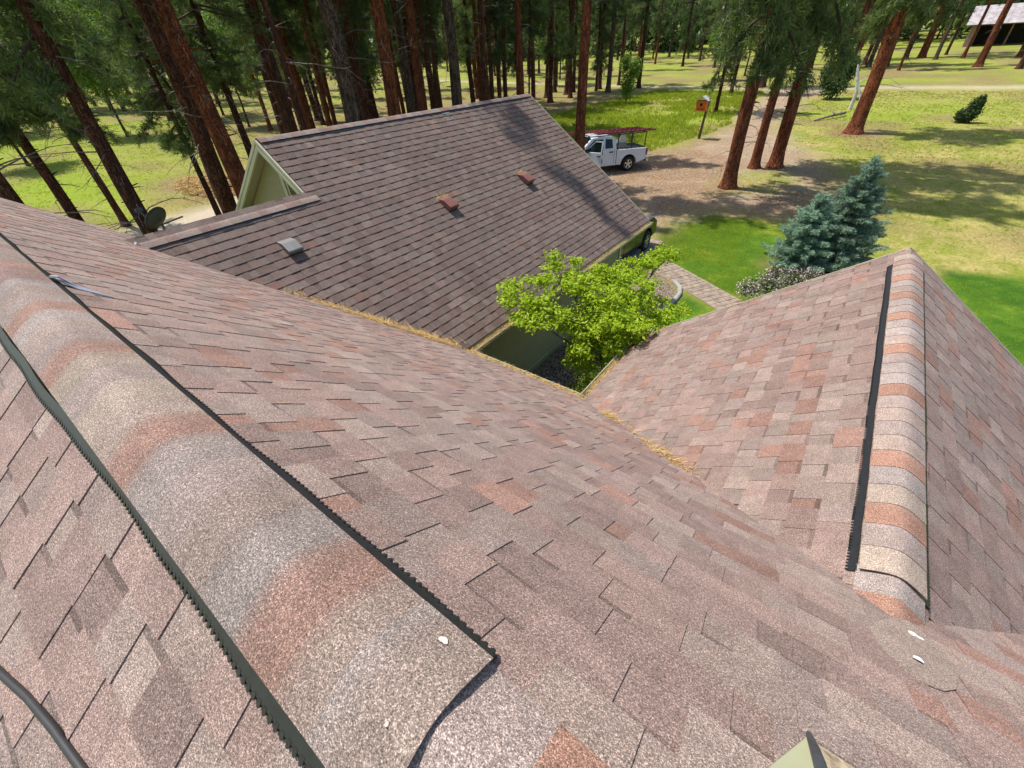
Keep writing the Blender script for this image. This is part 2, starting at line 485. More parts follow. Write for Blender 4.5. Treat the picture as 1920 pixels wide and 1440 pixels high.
def ground_weights(X, Y):
    wob = (vnoise(X, Y, 1.3)-.5)*0.9 + (vnoise(X+31, Y-17, .45)-.5)*.45
    sm = lambda d, w: np.clip(d/w*.5+.5, 0, 1)
    lawn = np.zeros(X.shape)
    for L in LAWNS: lawn = np.maximum(lawn, sm(inside_dist(X, Y, L)+wob*.35, .25))
    dirt = sm(inside_dist(X, Y, DRIVE)+wob*.9, 1.2)
    isl = sm(inside_dist(X, Y, ISLAND)+wob*.8, .8)
    dirt = dirt*(1-isl*.8)
    grav = sm(inside_dist(X, Y, GRAVEL_DRIVE)+wob*1.2, 2.0)*.45*(1-isl)*(.45+.55*vnoise(X, Y, 2.1))
    grav = np.maximum(grav, sm(inside_dist(X, Y, GRAVEL_LEFT)+wob, 1.0))
    for L in ROADS: grav = np.maximum(grav, .7*sm(inside_dist(X, Y, L)+wob*.6, 1.0))
    mul = sm(inside_dist(X, Y, BED), .1)
    # lush meadow: left field and the strip behind the truck
    lush = sm(inside_dist(X, Y, [(-120, -20), (-120, 40), (-70, 34), (-36, 16), (-30, 4), (-34, -20)])+wob*3, 6)*(.5+.5*vnoise(X, Y, 5))
    lush = np.maximum(lush, sm(inside_dist(X, Y, [(-26, 36), (-22, 48), (-12, 48), (-9.5, 41), (-10.5, 34), (-14, 31), (-20, 31)])+wob*2, 3)*.9)
    lush = np.maximum(lush, sm(inside_dist(X, Y, [(-6, 41), (-5, 56), (6, 60), (10, 50), (2, 44)])+wob*2, 3)*(.35+.5*vnoise(X, Y, 4)))
    lit = sm(inside_dist(X, Y, [(-60, 14), (-60, 66), (-24, 66), (-22, 50), (-26, 36), (-20, 28), (-14, 20), (-16, 10), (-25, 13)])+wob*3, 7)*(.35+.55*vnoise(X, Y, 3))
    lit = np.maximum(lit, sm(inside_dist(X, Y, DEBRIS)+wob*2, 2)*.95)
    lit = np.maximum(lit, .75*sm(inside_dist(X, Y, [(-26, 49), (-26, 66), (-12, 66), (-12, 49)])+wob*2, 3)*vnoise(X, Y, 3))
    lit = np.maximum(lit, .6*sm(4-np.abs(Y-62+X*.05)+wob*3, 3)*(X > -5)*vnoise(X, Y, 2.2))
    lit = np.maximum(lit, .55*np.clip((vnoise(X, Y, 3.7)-.55)*4, 0, 1))
    far = np.clip((np.hypot(X, Y)-55)/20, 0, 1)
    lush = np.maximum(lush, far*(.25+.6*vnoise(X, Y, 6)))
    lit = np.maximum(lit, far*.75*np.clip((vnoise(X+9, Y, 4.1)-.35)*2.2, 0, 1)*(np.hypot(X, Y) < 130))
    for (tx, ty, r) in ((-1.21, 40.9, 1.9), (-5.1, 24.8, .9), (-3.9, 29.8, 1.0), (.3, 17.2, 1.3), (-.7, 16.5, .9)):
        lit = np.maximum(lit, .9*sm(r-np.hypot(X-tx, Y-ty)+wob, .6)); lawn = lawn*(1-sm(r*.8-np.hypot(X-tx, Y-ty)+wob*.5, .5))
    return lawn, dirt, grav, mul, lush, lit

def axis(lo, hi, c0, c1, fine, grow):
    pts = list(np.arange(c0, c1, fine))
    s = fine; p = c1
    while p < hi: pts.append(p); s *= grow; p += s
    pts.append(hi)
    s = fine; p = c0-fine; left = []
    while p > lo: left.append(p); s *= grow; p -= s
    left.append(lo)
    return np.array(sorted(left)+pts)

gx = axis(-700, 700, -34, 14, .26, 1.06)
gy = axis(-500, 900, 4, 52, .28, 1.06)
GX, GY = np.meshgrid(gx, gy)
nyy, nxx = GX.shape
lawn, dirt, grav, mul, lush, lit = ground_weights(GX, GY)
GZ = terr_np(GX, GY) + (vnoise(GX, GY, 2.3)-.5)*.06*np.clip((np.hypot(GX+3, GY-8)-9)/6, 0, 1)
GV = np.stack([GX.ravel(), GY.ravel(), GZ.ravel()], 1)
idx = np.arange(nyy*nxx).reshape(nyy, nxx)
GF = np.stack([idx[:-1, :-1].ravel(), idx[:-1, 1:].ravel(), idx[1:, 1:].ravel(), idx[1:, :-1].ravel()], 1)
za = np.stack([lawn.ravel(), dirt.ravel(), grav.ravel()], 1)
zb = np.stack([mul.ravel(), lush.ravel(), lit.ravel()], 1)
fc = GV[GF].mean(1)
cls = np.zeros(len(GF), int)                      # 0 meadow 1 driveway 2 lawn 3 road 4 gravel path 5 planting bed
cls[za[GF, 1].mean(1) > .5] = 1
cls[za[GF, 0].mean(1) > .5] = 2
rd = inside_dist(fc[:, 0], fc[:, 1], ROADS[0]); cls[rd > 0] = 3
cls[inside_dist(fc[:, 0], fc[:, 1], GRAVEL_LEFT) > 0] = 4
cls[zb[GF, 0].mean(1) > .5] = 5
for k, (nm, lab, ct) in enumerate([('ground', 'dry yellow-green meadow ground under the pines', 'ground'), ('driveway', 'brown dirt driveway curving round the three pines', 'driveway'),
                               ('lawn', 'mown green lawn beside the paved path', 'lawn'), ('road', 'pale gravel road crossing beyond the pines', 'road'),
                               ('gravel_path', 'pale gravel strip behind the low ridge at left', 'path'), ('planting_bed', 'brown mulch bed in the courtyard', 'planting bed')]):
    fs = GF[cls == k]
    if not len(fs): continue
    u, inv = np.unique(fs, return_inverse=True)
    me = mesh_np(nm, GV[u], inv.reshape(-1, 4), MAT['ground'], True)
    for an, z in (('zone_a', za), ('zone_b', zb)):
        a = me.color_attributes.new(an, 'FLOAT_COLOR', 'POINT')
        c = np.ones((len(u), 4), np.float32); c[:, :3] = z[u]; a.data.foreach_set('color', c.ravel())
    o = add(nm, me); tag(o, lab, ct, kind='structure')

# ------------------------------------------------------------------ the house: roof geometry
yA, zA, mM, RUN = .046, 5.342, .769, 3.94
yE, zE = yA+RUN, zA-mM*RUN
xRake = -8.5
xG, zG, mG = -4.235, 2.268, .713
xGR, xCR, yGE, yGS = -8.254, -7.15, 11.78, 3.84
zGR, zCR = zG+mG*(xG-xGR), zG+mG*(xG-xCR)
xW, mW, xWR, yWE = -1.92, .741, .7315, 6.01
zWR = zE+mW*(xWR-xW)
xW2 = 2*xWR-xW
EXP = .143

house = empty('house', (-3, 2, 0))
tag(house, 'green sided house with brown shingled main roof, wing and garage', 'house')
def hadd(name, me, parent=None):
    """mesh in world coordinates, child of the house (or of a part of it)"""
    p = parent or house
    o = bpy.data.objects.new(name, me); COL.objects.link(o); o.parent = p
    off = house.location
    if p is house: o.matrix_parent_inverse = Matrix.Translation(-off)
    return o
def hbuild(mb, name, mat, parent=None, smooth=False):
    return hadd(name, mesh_np(name, mb.v, mb.f, mat, smooth), parent)

PAL = np.array([(0.275, 0.190, 0.165), (0.330, 0.262, 0.222), (0.265, 0.215, 0.192), (0.330, 0.185, 0.135), (0.225, 0.155, 0.138), (0.300, 0.240, 0.208), (0.305, 0.212, 0.180)])
PAL = PAL*.52+np.array((0.285, 0.208, 0.180))*.48
PAL *= np.array((.76, .745, .735))
PAL[3] = (0.226, 0.134, 0.106)
PW_MAIN = np.array([.24, .17, .13, .10, .13, .10, .13])
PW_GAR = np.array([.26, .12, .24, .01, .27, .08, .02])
rng = np.random.RandomState(11)
PIECES = []        # every tab of every slope: (slope index, verts (8,3), colours (8,3), score)
def cam_area(Q):
    d = Q - np.array(CAM)
    r = np.array(c_right); u = np.array(c_up); f = np.array(c_fwd)
    z = d@f
    if (z < .05).any(): return 0
    x = d@r/z*783.2; y = d@u/z*783.2
    if (np.abs(x) > 960).all() or (np.abs(y) > 720).all(): return 0
    if (np.abs(x) > 1000).any() or (np.abs(y) > 760).any(): return 0
    return .5*abs(sum(x[i]*y[(i+1) % 4]-x[(i+1) % 4]*y[i] for i in range(4)))

def slope_field(si, O, U, Vv, ulen, L, keep, pw, tone=1.0, v_start=-.03, butt=0.0, umin=None):
    O = np.array(O, float); U = np.array(U, float); Vv = np.array(Vv, float)
    U /= np.linalg.norm(U); Vv /= np.linalg.norm(Vv)
    Nn = np.cross(U, Vv)
    if Nn[2] < 0: Nn = -Nn
    flip = np.cross(U, Vv)@Nn < 0
    i = 0; v = v_start
    while v < L-.02:
        u = -rng.rand()*.3
        raised = rng.rand() < .5
        last = None
        while u < ulen:
            w = rng.uniform(.10, .20) if raised else rng.uniform(.075, .17)
            u2 = min(u+w, ulen)
            u1 = max(u, umin(v) if umin else 0)
            if u2-u1 > .02 and keep((u1+u2)/2, v):
                v2 = min(v+EXP+.012, L-.004)
                hb, hu = (.0085+butt, .0042) if raised else (.0050+butt, .0010)
                hb += rng.uniform(-.0006, .0012)
                c = PAL[rng.choice(len(PAL), p=pw)]
                if last is not None and rng.rand() < .18: c = last
                last = c
                c = c*tone*rng.uniform(.86, 1.14)
                P = lambda a, b, n: O+U*a+Vv*b+Nn*n
                q = np.array([P(u1, v, 0), P(u2, v, 0), P(u2, v2, 0), P(u1, v2, 0),
                              P(u1, v, hb), P(u2, v, hb), P(u2, v2, hu), P(u1, v2, hu)])
                cc = np.tile(c, (12, 1))
                k = rng.uniform(.80, .89)
                vk = min(v+EXP*k, v2-.002)
                mid = hb+(hu-hb)*(vk-v)/(v2-v)
                q = np.concatenate([q, [P(u2, vk, mid), P(u1, vk, mid), P(u2, vk, mid), P(u1, vk, mid)]])
                if not raised and rng.rand() < .62:
                    cc[[2, 3, 6, 7, 10, 11]] *= rng.uniform(.50, .78)       # printed dark band of the lower laminate
                und = (vnoise(q[:, 0]*1.0+q[:, 2]*.7, q[:, 1]*1.0-q[:, 2]*.4, .9)-.5)*.010+(vnoise(q[:, 0]+40, q[:, 1]+q[:, 2], .3)-.5)*.003
                q = q+Nn[None]*und[:, None]
                PIECES.append((si, q, cc, cam_area(q[4:8]), flip))
            u = u2 if u2 > u else u+w
            raised = not raised
        v += EXP; i += 1

def slope_vec(du, dz):
    v = np.array(du, float); v[2] = dz; return v/np.linalg.norm(v)

Lm = RUN*math.hypot(1, mM)
SLOPES = []
def deck(name, pts, n, label=None):
    n = Vector(n).normalized()
    mb = MB(); mb.extrude([Vector(p)-n*.012 for p in pts], -n*.10)
    o = hbuild(mb, 'roof_slope', MAT['soffit'])
    if label: o['label'] = label
    SLOPES.append(o)
    return len(SLOPES)-1
xMR = 5.0
# main front
s0 = deck('main', [(xRake, yE, zE), (xMR, yE, zE), (xMR, yA, zA), (xRake, yA, zA)], (0, mM, 1), 'main roof slope falling towards the courtyard')
def keep_main(u, v):
    x = xRake+u; y = yE-v*RUN/Lm; z = zE+v*mM*RUN/Lm
    if x > xWR-(z < zWR)*0 and False: return False
    # hidden deep under the wing
    if xW < x < xW2:
        zw = zWR-mW*abs(x-xWR)
        if zw-z > .12: return False
    if xCR-3 < x < xG:
        zc = zCR-mG*abs(x-xCR) if x < xCR else zG+mG*(xG-x)
        if zc-z > .12 and x > xCR-.2: return False
    return True
slope_field(s0, (xRake-.02, yE, zE), (1, 0, 0), (0, -1, mM), xMR-xRake, Lm, keep_main, PW_MAIN)
# main back
s1 = deck('back', [(xMR, yA-3.4, zA-mM*3.4), (xRake, yA-3.4, zA-mM*3.4), (xRake, yA, zA), (xMR, yA, zA)], (0, -mM, 1), 'rear roof slope left of the big ridge vent')
Lb = 3.4*math.hypot(1, mM)
slope_field(s1, (xMR, yA-3.4, zA-mM*3.4), (-1, 0, 0), (0, 1, mM), xMR-xRake, Lb, lambda u, v: v > Lb-3.0 and xMR-u < 2.0, PW_MAIN*np.array([1, 1.1, 1, .3, .8, 1.2, 1.5])/np.sum(PW_MAIN*np.array([1, 1.1, 1, .3, .8, 1.2, 1.5])), v_start=Lb % EXP-EXP)
# garage + link front slope
Lg = (xG-xGR)*math.hypot(1, mG)
Lc = (xG-xCR)*math.hypot(1, mG)
yL0 = 1.1
nG = (mG, 0, 1)
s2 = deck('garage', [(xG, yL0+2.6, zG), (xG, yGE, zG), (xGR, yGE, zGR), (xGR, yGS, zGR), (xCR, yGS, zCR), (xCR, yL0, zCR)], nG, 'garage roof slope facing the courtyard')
def keep_g(u, v):
    y = yL0+u; x = xG-v*(xG-xGR)/Lg; z = zG+v*mG*(xG-xGR)/Lg
    if v > Lc-.03 and y < yGS: return False
    zm = zA-mM*(y-yA)
    if y < yE and zm-z > .12: return False
    return True
slope_field(s2, (xG, yL0, zG), (0, 1, 0), (-1, 0, mG), yGE-yL0, Lg, keep_g, PW_GAR, np.array((.60, .595, .58)), butt=.006, umin=lambda v: yGS-yL0 if v > Lc-.03 else 0)  # less red shingle mix; dimming from light scatter and exposure painted into the tone
# garage and link rear slopes (turned away)
s3 = deck('garage_back', [(xGR, yGE, zGR), (xGR-4, yGE, zGR-4*mG), (xGR-4, yGS, zGR-4*mG), (xGR, yGS, zGR)], (-mG, 0, 1))
s4 = deck('link_back', [(xCR, yGS+.6, zCR), (xCR-2.6, yGS+.6, zCR-2.6*mG), (xCR-2.6, yL0+.6, zCR-2.6*mG), (xCR, yL0, zCR)], (-mG, 0, 1))
# wing left / right
Lw = (xWR-xW)*math.hypot(1, mW)
yWv = yA+(zA-zWR)/mM
s5 = deck('wing_left', [(xW, yE-.2, zE), (xWR, yWv-.1, zWR), (xWR, yWE, zWR), (xW, yWE, zE)], (-mW, 0, 1), 'left slope of the wing roof')
def keep_w(u, v, sgn):
    y = yWE-u; z = zE+v*mW*(xWR-xW)/Lw
    zm = zA-mM*(y-yA)
    return not (y < yE and zm-z > .12)
slope_field(s5, (xW, yWE, zE), (0, -1, 0), (1, 0, mW), yWE-1.0, Lw, lambda u, v: keep_w(u, v, -1), PW_MAIN*np.array([1.1, 1.1, .8, 1.5, .8, 1, 1.2])/np.sum(PW_MAIN*np.array([1.1, 1.1, .8, 1.5, .8, 1, 1.2])), .87)
s6 = deck('wing_right', [(xWR, yWv-.1, zWR), (xW2, yE-.2, zE), (xW2, yWE, zE), (xWR, yWE, zWR)], (mW, 0, 1), 'right slope of the wing roof')
slope_field(s6, (xW2, 1.0, zE), (0, 1, 0), (-1, 0, mW), yWE-1.0, Lw, lambda u, v: keep_w(yWE-1.0-u, v, 1), PW_MAIN)

FQ = np.array([[4, 5, 8, 9], [11, 10, 6, 7], [0, 1, 5, 4], [3, 0, 4, 7], [1, 2, 6, 5]])
FQ2 = FQ[:, ::-1]
order = sorted(range(len(PIECES)), key=lambda k: -PIECES[k][3])
single = set(order[:300])
for si in range(len(SLOPES)):
    Vs, Cs, Fs = [], [], []
    for k, (s, q, cc, a, flip) in enumerate(PIECES):
        if s != si: continue
        if k in single:
            me = mesh_np('shingle', q, (FQ2 if flip else FQ), MAT['shingle'], False, cc)
            hadd('shingle', me, SLOPES[si])
        else:
            Fs.append((FQ2 if flip else FQ)+12*len(Vs)); Vs.append(q); Cs.append(cc)
    if Vs:
        me = mesh_np('shingle_courses', np.concatenate(Vs), np.concatenate(Fs), MAT['shingle'], False, np.concatenate(Cs))
        o = hadd('shingle_courses', me, SLOPES[si]); o['kind'] = 'stuff'

# ------------------------------------------------------------------ ridge caps and ridge vents
def cap_mesh(P0, D, side, m, length, hw, lift, lift_far, colA, colB, a=.045, nseg=14, wob=0.0):
    """saddle-shaped cap starting at P0 going length along D; side = horizontal unit across"""
    P0 = np.array(P0, float); D = np.array(D, float); side = np.array(side, float)
    V, C = [], []
    for e, (t, lf, c) in enumerate(((0, lift, colA), (length*.62, lift+(lift_far-lift)*.62, np.array(colA)*.88+np.array(colB)*.12), (length, lift_far, colB))):
        for k in range(nseg+1):
            s = -hw+2*hw*k/nseg
            z = -m*math.sqrt(s*s+a*a)+m*a*.62+lf + wob*math.sin(k*2.1+e)*.5
            V.append(P0+D*t+side*s+np.array([0, 0, z])); C.append(c)
    n1 = nseg+1
    F = []
    for e in range(2):
        for k in range(nseg):
            F.append((e*n1+k, e*n1+k+1, (e+1)*n1+k+1, (e+1)*n1+k))
    base = len(V)
    for k in range(n1):                         # butt face, with its own vertices so the edge stays sharp
        V.append(V[k]+0.0); C.append(np.array(C[k])*.8)
    for k in range(n1):
        V.append(V[k]-np.array([0, 0, .006])); C.append(np.array(C[k])*.7)
    for k in range(nseg):
        F.append((base+k, base+n1+k, base+n1+k+1, base+k+1))
    return mesh_np('cap_shingle', np.array(V), np.array(F), MAT['shingle'], True, np.array(C))

CAPC = [np.array(c)*.93 for c in [(0.29, 0.222, 0.184), (0.285, 0.160, 0.114), (0.27, 0.21, 0.185), (0.25, 0.165, 0.14), (0.315, 0.25, 0.20), (0.29, 0.24, 0.215)]]
rng2 = random.Random(4)
def ridge_caps(part, P0, D, side, m, n, hw, lift, reverse, seq=None, step=.004, a=.045, blend=False, tone=1.0):
    prev = None
    for i in range(n):
        c = CAPC[seq[i % len(seq)]] if seq is not None else CAPC[rng2.choices(range(6), (3, 2, 4, 2, 2, 3))[0]]
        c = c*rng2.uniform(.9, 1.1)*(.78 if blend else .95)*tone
        c2 = CAPC[rng2.randrange(6)]*.35+c*.65 if rng2.random() < .55 else c
        if blend:
            if c[0] > 1.6*c[1]: c = c*.62+CAPC[3]*.33
            c2 = prev if prev is not None else c
            prev = c
        p = np.array(P0)+np.array(D)*EXP*i
        hi, lo = lift+step*.9, lift
        if reverse: me = cap_mesh(p+np.array(D)*(EXP+.02), -np.array(D), -np.array(side), m, EXP+.02, hw, hi, lo, c, c2, a)
        else: me = cap_mesh(p, D, side, m, EXP+.02, hw, hi, lo, c, c2, a)
        hadd('cap_shingle', me, part)

def vent_strip(P0, D, side, m, length, off, width, sgn, seed, notch=.0185, h0=.0175, lifted=None, wavy=1.0):
    """corrugated black plastic edge running beside a ridge"""
    r = random.Random(seed)
    mb = MB(); P0 = Vector(P0); D = Vector(D); S = Vector(side)*sgn
    dn = (S - Vector((0, 0, m))).normalized()                # down the slope
    nn = Vector((S.x*m, S.y*m, 1)).normalized()              # slope normal
    k = int(length/notch)
    ph = [r.uniform(0, 6) for _ in range(3)]
    def wav(t): return wavy*(.004*math.sin(t*5+ph[0])+.003*math.sin(t*13+ph[1]))
    base = lambda t, w, h: P0+D*t+dn*(off+wav(t)+w)+nn*(h+(lifted(t) if lifted else 0))
    step = notch
    for i in range(k):
        t0, t1 = i*step, (i+1)*step
        a, b = -width, 0.0
        # top skin
        mb.quad(base(t0, a, h0+.002), base(t1, a, h0+.002), base(t1, b*1, h0-.003), base(t0, b, h0-.003))
        # lower ledge
        mb.quad(base(t0, b, h0-.009), base(t1, b, h0-.009), base(t1, b+.012, h0-.012), base(t0, b+.012, h0-.012))
        mb.quad(base(t0, b, h0-.003), base(t1, b, h0-.003), base(t1, b, h0-.009), base(t0, b, h0-.009))
        mb.quad(base(t0, b+.012, h0-.012), base(t1, b+.012, h0-.012), base(t1, b+.012, .001), base(t0, b+.012, .001))
        # tooth
        tm = (t0+t1)/2; w = step*.52
        pts = [base(tm-w/2, b-.004, h0-.0015), base(tm+w/2, b-.004, h0-.0015), base(tm+w/2, b+.0075, h0-.004), base(tm+w*.25, b+.0115, h0-.0045), base(tm-w*.25, b+.0115, h0-.0045), base(tm-w/2, b+.0075, h0-.004)]
        mb.extrude([tuple(p) for p in pts], -nn*.0065)
    for t in (0.0, k*step):
        mb.poly([base(t, -width, h0+.002), base(t, 0, h0-.003), base(t, .012, h0-.012), base(t, .012, .001), base(t, -width, .001)])
    return mb

# main ridge
ridge = hadd('ridge_vent', mesh_np('ridge_vent', *(lambda b: (b.v, b.f))(MB().extrude([(xRake+.1, yA-.11, zA-.11*mM+.016), (xRake+.1, yA, zA+.016-.02), (xRake+.1, yA+.11, zA-.11*mM+.016), (xRake+.1, yA, zA-.03)], (8.15, 0, 0))), MAT['blackplastic']))
ridge['label'] = 'long ridge vent under the nearest shingle caps'
X_END = -.211
nm_ = int((X_END-xRake-.05)/EXP)
seqm = [0, 1, 5, 0, 2, 5, 1, 0, 4, 2, 4, 1, 2, 0, 5]+[rng2.randrange(6) for _ in range(60)]
seqm = seqm[:nm_-1][::-1]
ridge_caps(ridge, (X_END-nm_*EXP, yA, zA), (1, 0, 0), (0, 1, 0), mM, nm_-1, .127, .030, True, seq=seqm, step=.0003, blend=True)
# last raised cap, whose open end lifts
me = cap_mesh((X_END, yA, zA), (-1, 0, 0), (0, -1, 0), mM, EXP+.02, .127, .037, .0335, CAPC[0]*.78, CAPC[5]*.78, wob=.002); hadd('cap_shingle', me, ridge)
so = math.hypot(1, mM)
lift_l = lambda t: .022*max(0, min(1, (xx_len-t-1.25)/.6)) if t > xx_len-3.4 else .022
xx_len = X_END-(xRake+.1)
o = hbuild(vent_strip((xRake+.1, yA, zA), (1, 0, 0), (0, 1, 0), mM, xx_len+.005, .140*so, .035, 1, 1), 'vent_edge', MAT['blackplastic'], ridge)
o = hbuild(vent_strip((xRake+.1, yA, zA), (1, 0, 0), (0, 1, 0), mM, xx_len+.45, .136*so, .035, -1, 2, lifted=lift_l), 'vent_edge', MAT['blackplastic'], ridge)
# flush caps nearest the camera
ridge_f = hbuild(MB().extrude([(X_END, yA-.1, zA-.1*mM+.001), (X_END, yA, zA-.004), (X_END, yA+.1, zA-.1*mM+.001), (X_END, yA, zA-.02)], (5, 0, 0)), 'ridge_cap', MAT['soffit'])
ridge_caps(ridge_f, (X_END-.006, yA, zA), (1, 0, 0), (0, 1, 0), mM, 8, .122, .0165, False, seq=[2, 1, 2, 0, 3, 5, 2, 1], step=.004, a=.02)

# wing ridge
nW = 28
wv0 = 1.635
wr = hbuild(MB().extrude([(xWR-.11, wv0+.02, zWR-.11*mW+.012), (xWR, wv0+.02, zWR-.006), (xWR+.11, wv0+.02, zWR-.11*mW+.012), (xWR, wv0+.02, zWR-.03)], (0, nW*EXP-.1, 0)), 'ridge_vent', MAT['blackplastic'])
wr['label'] = 'wing ridge vent with a black edge on each side'
seqw = [4, 2, 1, 4, 5, 1, 0, 2, 0, 2, 1, 5, 5, 2, 1, 0, 5, 5, 1, 2, 5, 1, 0, 5, 1, 0, 0, 3]
ridge_caps(wr, (xWR, wv0, zWR), (0, 1, 0), (-1, 0, 0), mW, nW+1, .118, .026, False, seq=seqw, step=.0045, a=.05)
sw = math.hypot(1, mW)
hbuild(vent_strip((xWR, wv0, zWR), (0, 1, 0), (-1, 0, 0), mW, nW*EXP, .135*sw, .035, 1, 3, wavy=.35), 'vent_edge', MAT['blackplastic'], wr)
hbuild(vent_strip((xWR, wv0, zWR), (0, 1, 0), (1, 0, 0), mW, nW*EXP, .133*sw, .032, 1, 4, wavy=.6), 'vent_edge', MAT['blackplastic'], wr)
wf = hbuild(MB().extrude([(xWR-.1, 1.2, zWR-.1*mW+.001), (xWR, 1.2, zWR-.004), (xWR+.1, 1.2, zWR-.1*mW+.001), (xWR, 1.2, zWR-.02)], (0, .5, 0)), 'ridge_cap', MAT['soffit'])
ridge_caps(wf, (xWR, wv0-3*EXP+.02, zWR), (0, 1, 0), (-1, 0, 0), mW, 3, .122, .010, True, seq=[4, 1, 5], step=.003, a=.03)

# last wing cap, pressed flat where it runs out on the main slope
def mpt0(x, y, h): return Vector((x, y, zA-mM*(y-yA)))+Vector((0, mM, 1)).normalized()*h
mb = MB(); mb.extrude([mpt0(.580, 1.19, .010), mpt0(.585, 1.12, .010), mpt0(.60, 1.06, .010), mpt0(.63, 1.015, .010), mpt0(.67, 1.0, .010), mpt0(.72, 1.02, .010), mpt0(.765, 1.07, .010), mpt0(.80, 1.15, .010), mpt0(.82, 1.24, .012), mpt0(.83, 1.33, .016), mpt0(.75, 1.40, .030), mpt0(.69, 1.36, .026), mpt0(.62, 1.27, .014)], Vector((0, -mM, -1)).normalized()*.0035)
me = mesh_np('cap_shingle', mb.v, mb.f, MAT['shingle'], False, np.tile(CAPC[0]*.88, (len(mb.v), 1))); hadd('cap_shingle', me, wf)

# garage ridge and link ridge
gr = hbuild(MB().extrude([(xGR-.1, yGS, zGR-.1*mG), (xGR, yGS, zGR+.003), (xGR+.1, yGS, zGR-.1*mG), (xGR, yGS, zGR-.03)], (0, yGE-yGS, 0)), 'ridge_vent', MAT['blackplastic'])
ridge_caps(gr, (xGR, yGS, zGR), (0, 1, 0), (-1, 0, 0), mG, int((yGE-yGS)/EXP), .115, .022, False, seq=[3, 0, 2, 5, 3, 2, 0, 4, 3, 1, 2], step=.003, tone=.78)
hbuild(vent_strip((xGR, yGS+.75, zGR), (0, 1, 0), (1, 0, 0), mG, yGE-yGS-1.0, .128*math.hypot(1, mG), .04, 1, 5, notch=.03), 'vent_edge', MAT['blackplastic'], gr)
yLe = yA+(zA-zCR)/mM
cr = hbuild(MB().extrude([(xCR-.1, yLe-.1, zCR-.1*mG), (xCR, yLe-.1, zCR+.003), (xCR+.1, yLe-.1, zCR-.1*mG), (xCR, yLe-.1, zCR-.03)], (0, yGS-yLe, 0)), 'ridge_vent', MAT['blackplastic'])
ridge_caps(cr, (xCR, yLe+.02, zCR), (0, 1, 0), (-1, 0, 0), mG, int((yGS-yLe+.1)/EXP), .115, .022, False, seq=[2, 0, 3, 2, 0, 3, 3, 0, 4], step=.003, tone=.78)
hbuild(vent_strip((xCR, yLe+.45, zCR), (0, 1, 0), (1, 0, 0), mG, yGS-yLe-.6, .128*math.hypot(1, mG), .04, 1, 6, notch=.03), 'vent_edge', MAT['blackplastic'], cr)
hbuild(MB().box((xCR, yLe-.02, zCR+.005), (.10, .07, .03), Matrix.Rotation(.5, 3, 'X')), 'flashing', MAT['galv'], cr)

# ------------------------------------------------------------------ walls, gutters, trim
def gutter(P0, D, length, out):
    P0 = Vector(P0); D = Vector(D); O = Vector(out)
    prof = [(0, 0), (0, -.10), (.06, -.115), (.11, -.085), (.125, -.01), (.118, -.01), (.104, -.08), (.06, -.105), (.008, -.092), (.008, 0)]
    mb = MB(); mb.extrude([P0+O*a+Vector((0, 0, b)) for a, b in prof], D*length)
    return mb
gz = -.035
hbuild(gutter((xG+.02, yE+.16, zG+gz), (0, 1, 0), yGE-yE-.16, (1, 0, 0)), 'gutter', MAT['gutter'])
hbuild(gutter((xG+.16, yE+.02, zE+gz), (1, 0, 0), xW-xG-.30, (0, 1, 0)), 'gutter', MAT['gutter'])
hbuild(gutter((xW-.02, yE+.14, zE+gz), (0, 1, 0), yWE-yE-.14, (-1, 0, 0)), 'gutter', MAT['gutter'])
hbuild(gutter((xW2+.02, yE, zE+gz), (0, 1, 0), yWE-yE, (1, 0, 0)), 'gutter', MAT['gutter'])
# garage wall with lap siding
xGw = xG-.42; yG1 = 11.0
gw = hbuild(MB().box(((xGw-.06), (yE+yG1)/2-.3, 1.12), (.08, yG1-yE+.55, 2.24)), 'garage_wall', MAT['siding'])
nb = 14
for i in range(nb):
    z0 = .12+i*.152
    mb = MB(); y0, y1 = yE-.5, yG1-.02
    mb.extrude([(xGw+.019, y0, z0), (xGw+.004, y0, z0+.156), (xGw-.018, y0, z0+.156), (xGw-.018, y0, z0)], (0, y1-y0, 0))
    hbuild(mb, 'siding_board', MAT['siding'], gw)
hbuild(MB().box((xGw+.01, yG1+.02, 1.12), (.05, .10, 2.24)), 'corner_trim', MAT['trim'], gw)
hbuild(MB().box((xGw+.03, yE+2.0, .22), (.03, 5.6, .025)), 'conduit', MAT['trim'], gw)
hbuild(MB().box(((xGR-4+xGw)/2, yG1-.04, 2.3), (xGw-xGR+3.6, .1, .35)), 'door_header', MAT['trim'])
hbuild(MB().box(((xGR-4+xGw)/2, yG1-.35, 1.1), (xGw-xGR+3.4, .06, 2.2)), 'garage_door', MAT['dark'])
hbuild(MB().box((-5.6, yE+.0-.55, 1.1), (1.9, .1, 2.2)), 'wall', MAT['siding'])
hbuild(MB().box(((xG+xW)/2, yE-.5, 1.1), (xW-xG+.8, .12, 2.2)), 'wall', MAT['siding'])
hbuild(MB().box((xW+.5, (yE+yWE)/2-.5, 1.1), (.12, yWE-yE+.5, 2.2)), 'wall', MAT['siding'])
hbuild(MB().box((xWR, yWE-.45, 1.12), (xW2-xW-.9, .12, 2.24)), 'wall', MAT['siding'])
hbuild(MB().extrude([(xW+.45, yWE-.40, 2.2), (xW2-.45, yWE-.40, 2.2), (xWR, yWE-.40, zWR-.16)], (0, -.1, 0)), 'gable_wall', MAT['siding'])
hbuild(MB().box((xRake+.45, 0, 1.6), (.12, 7, 3.2)), 'wall', MAT['siding'])
hbuild(MB().box((xW2-.5, 4.2, 1.1), (.12, 3, 2.2)), 'wall', MAT['siding'])
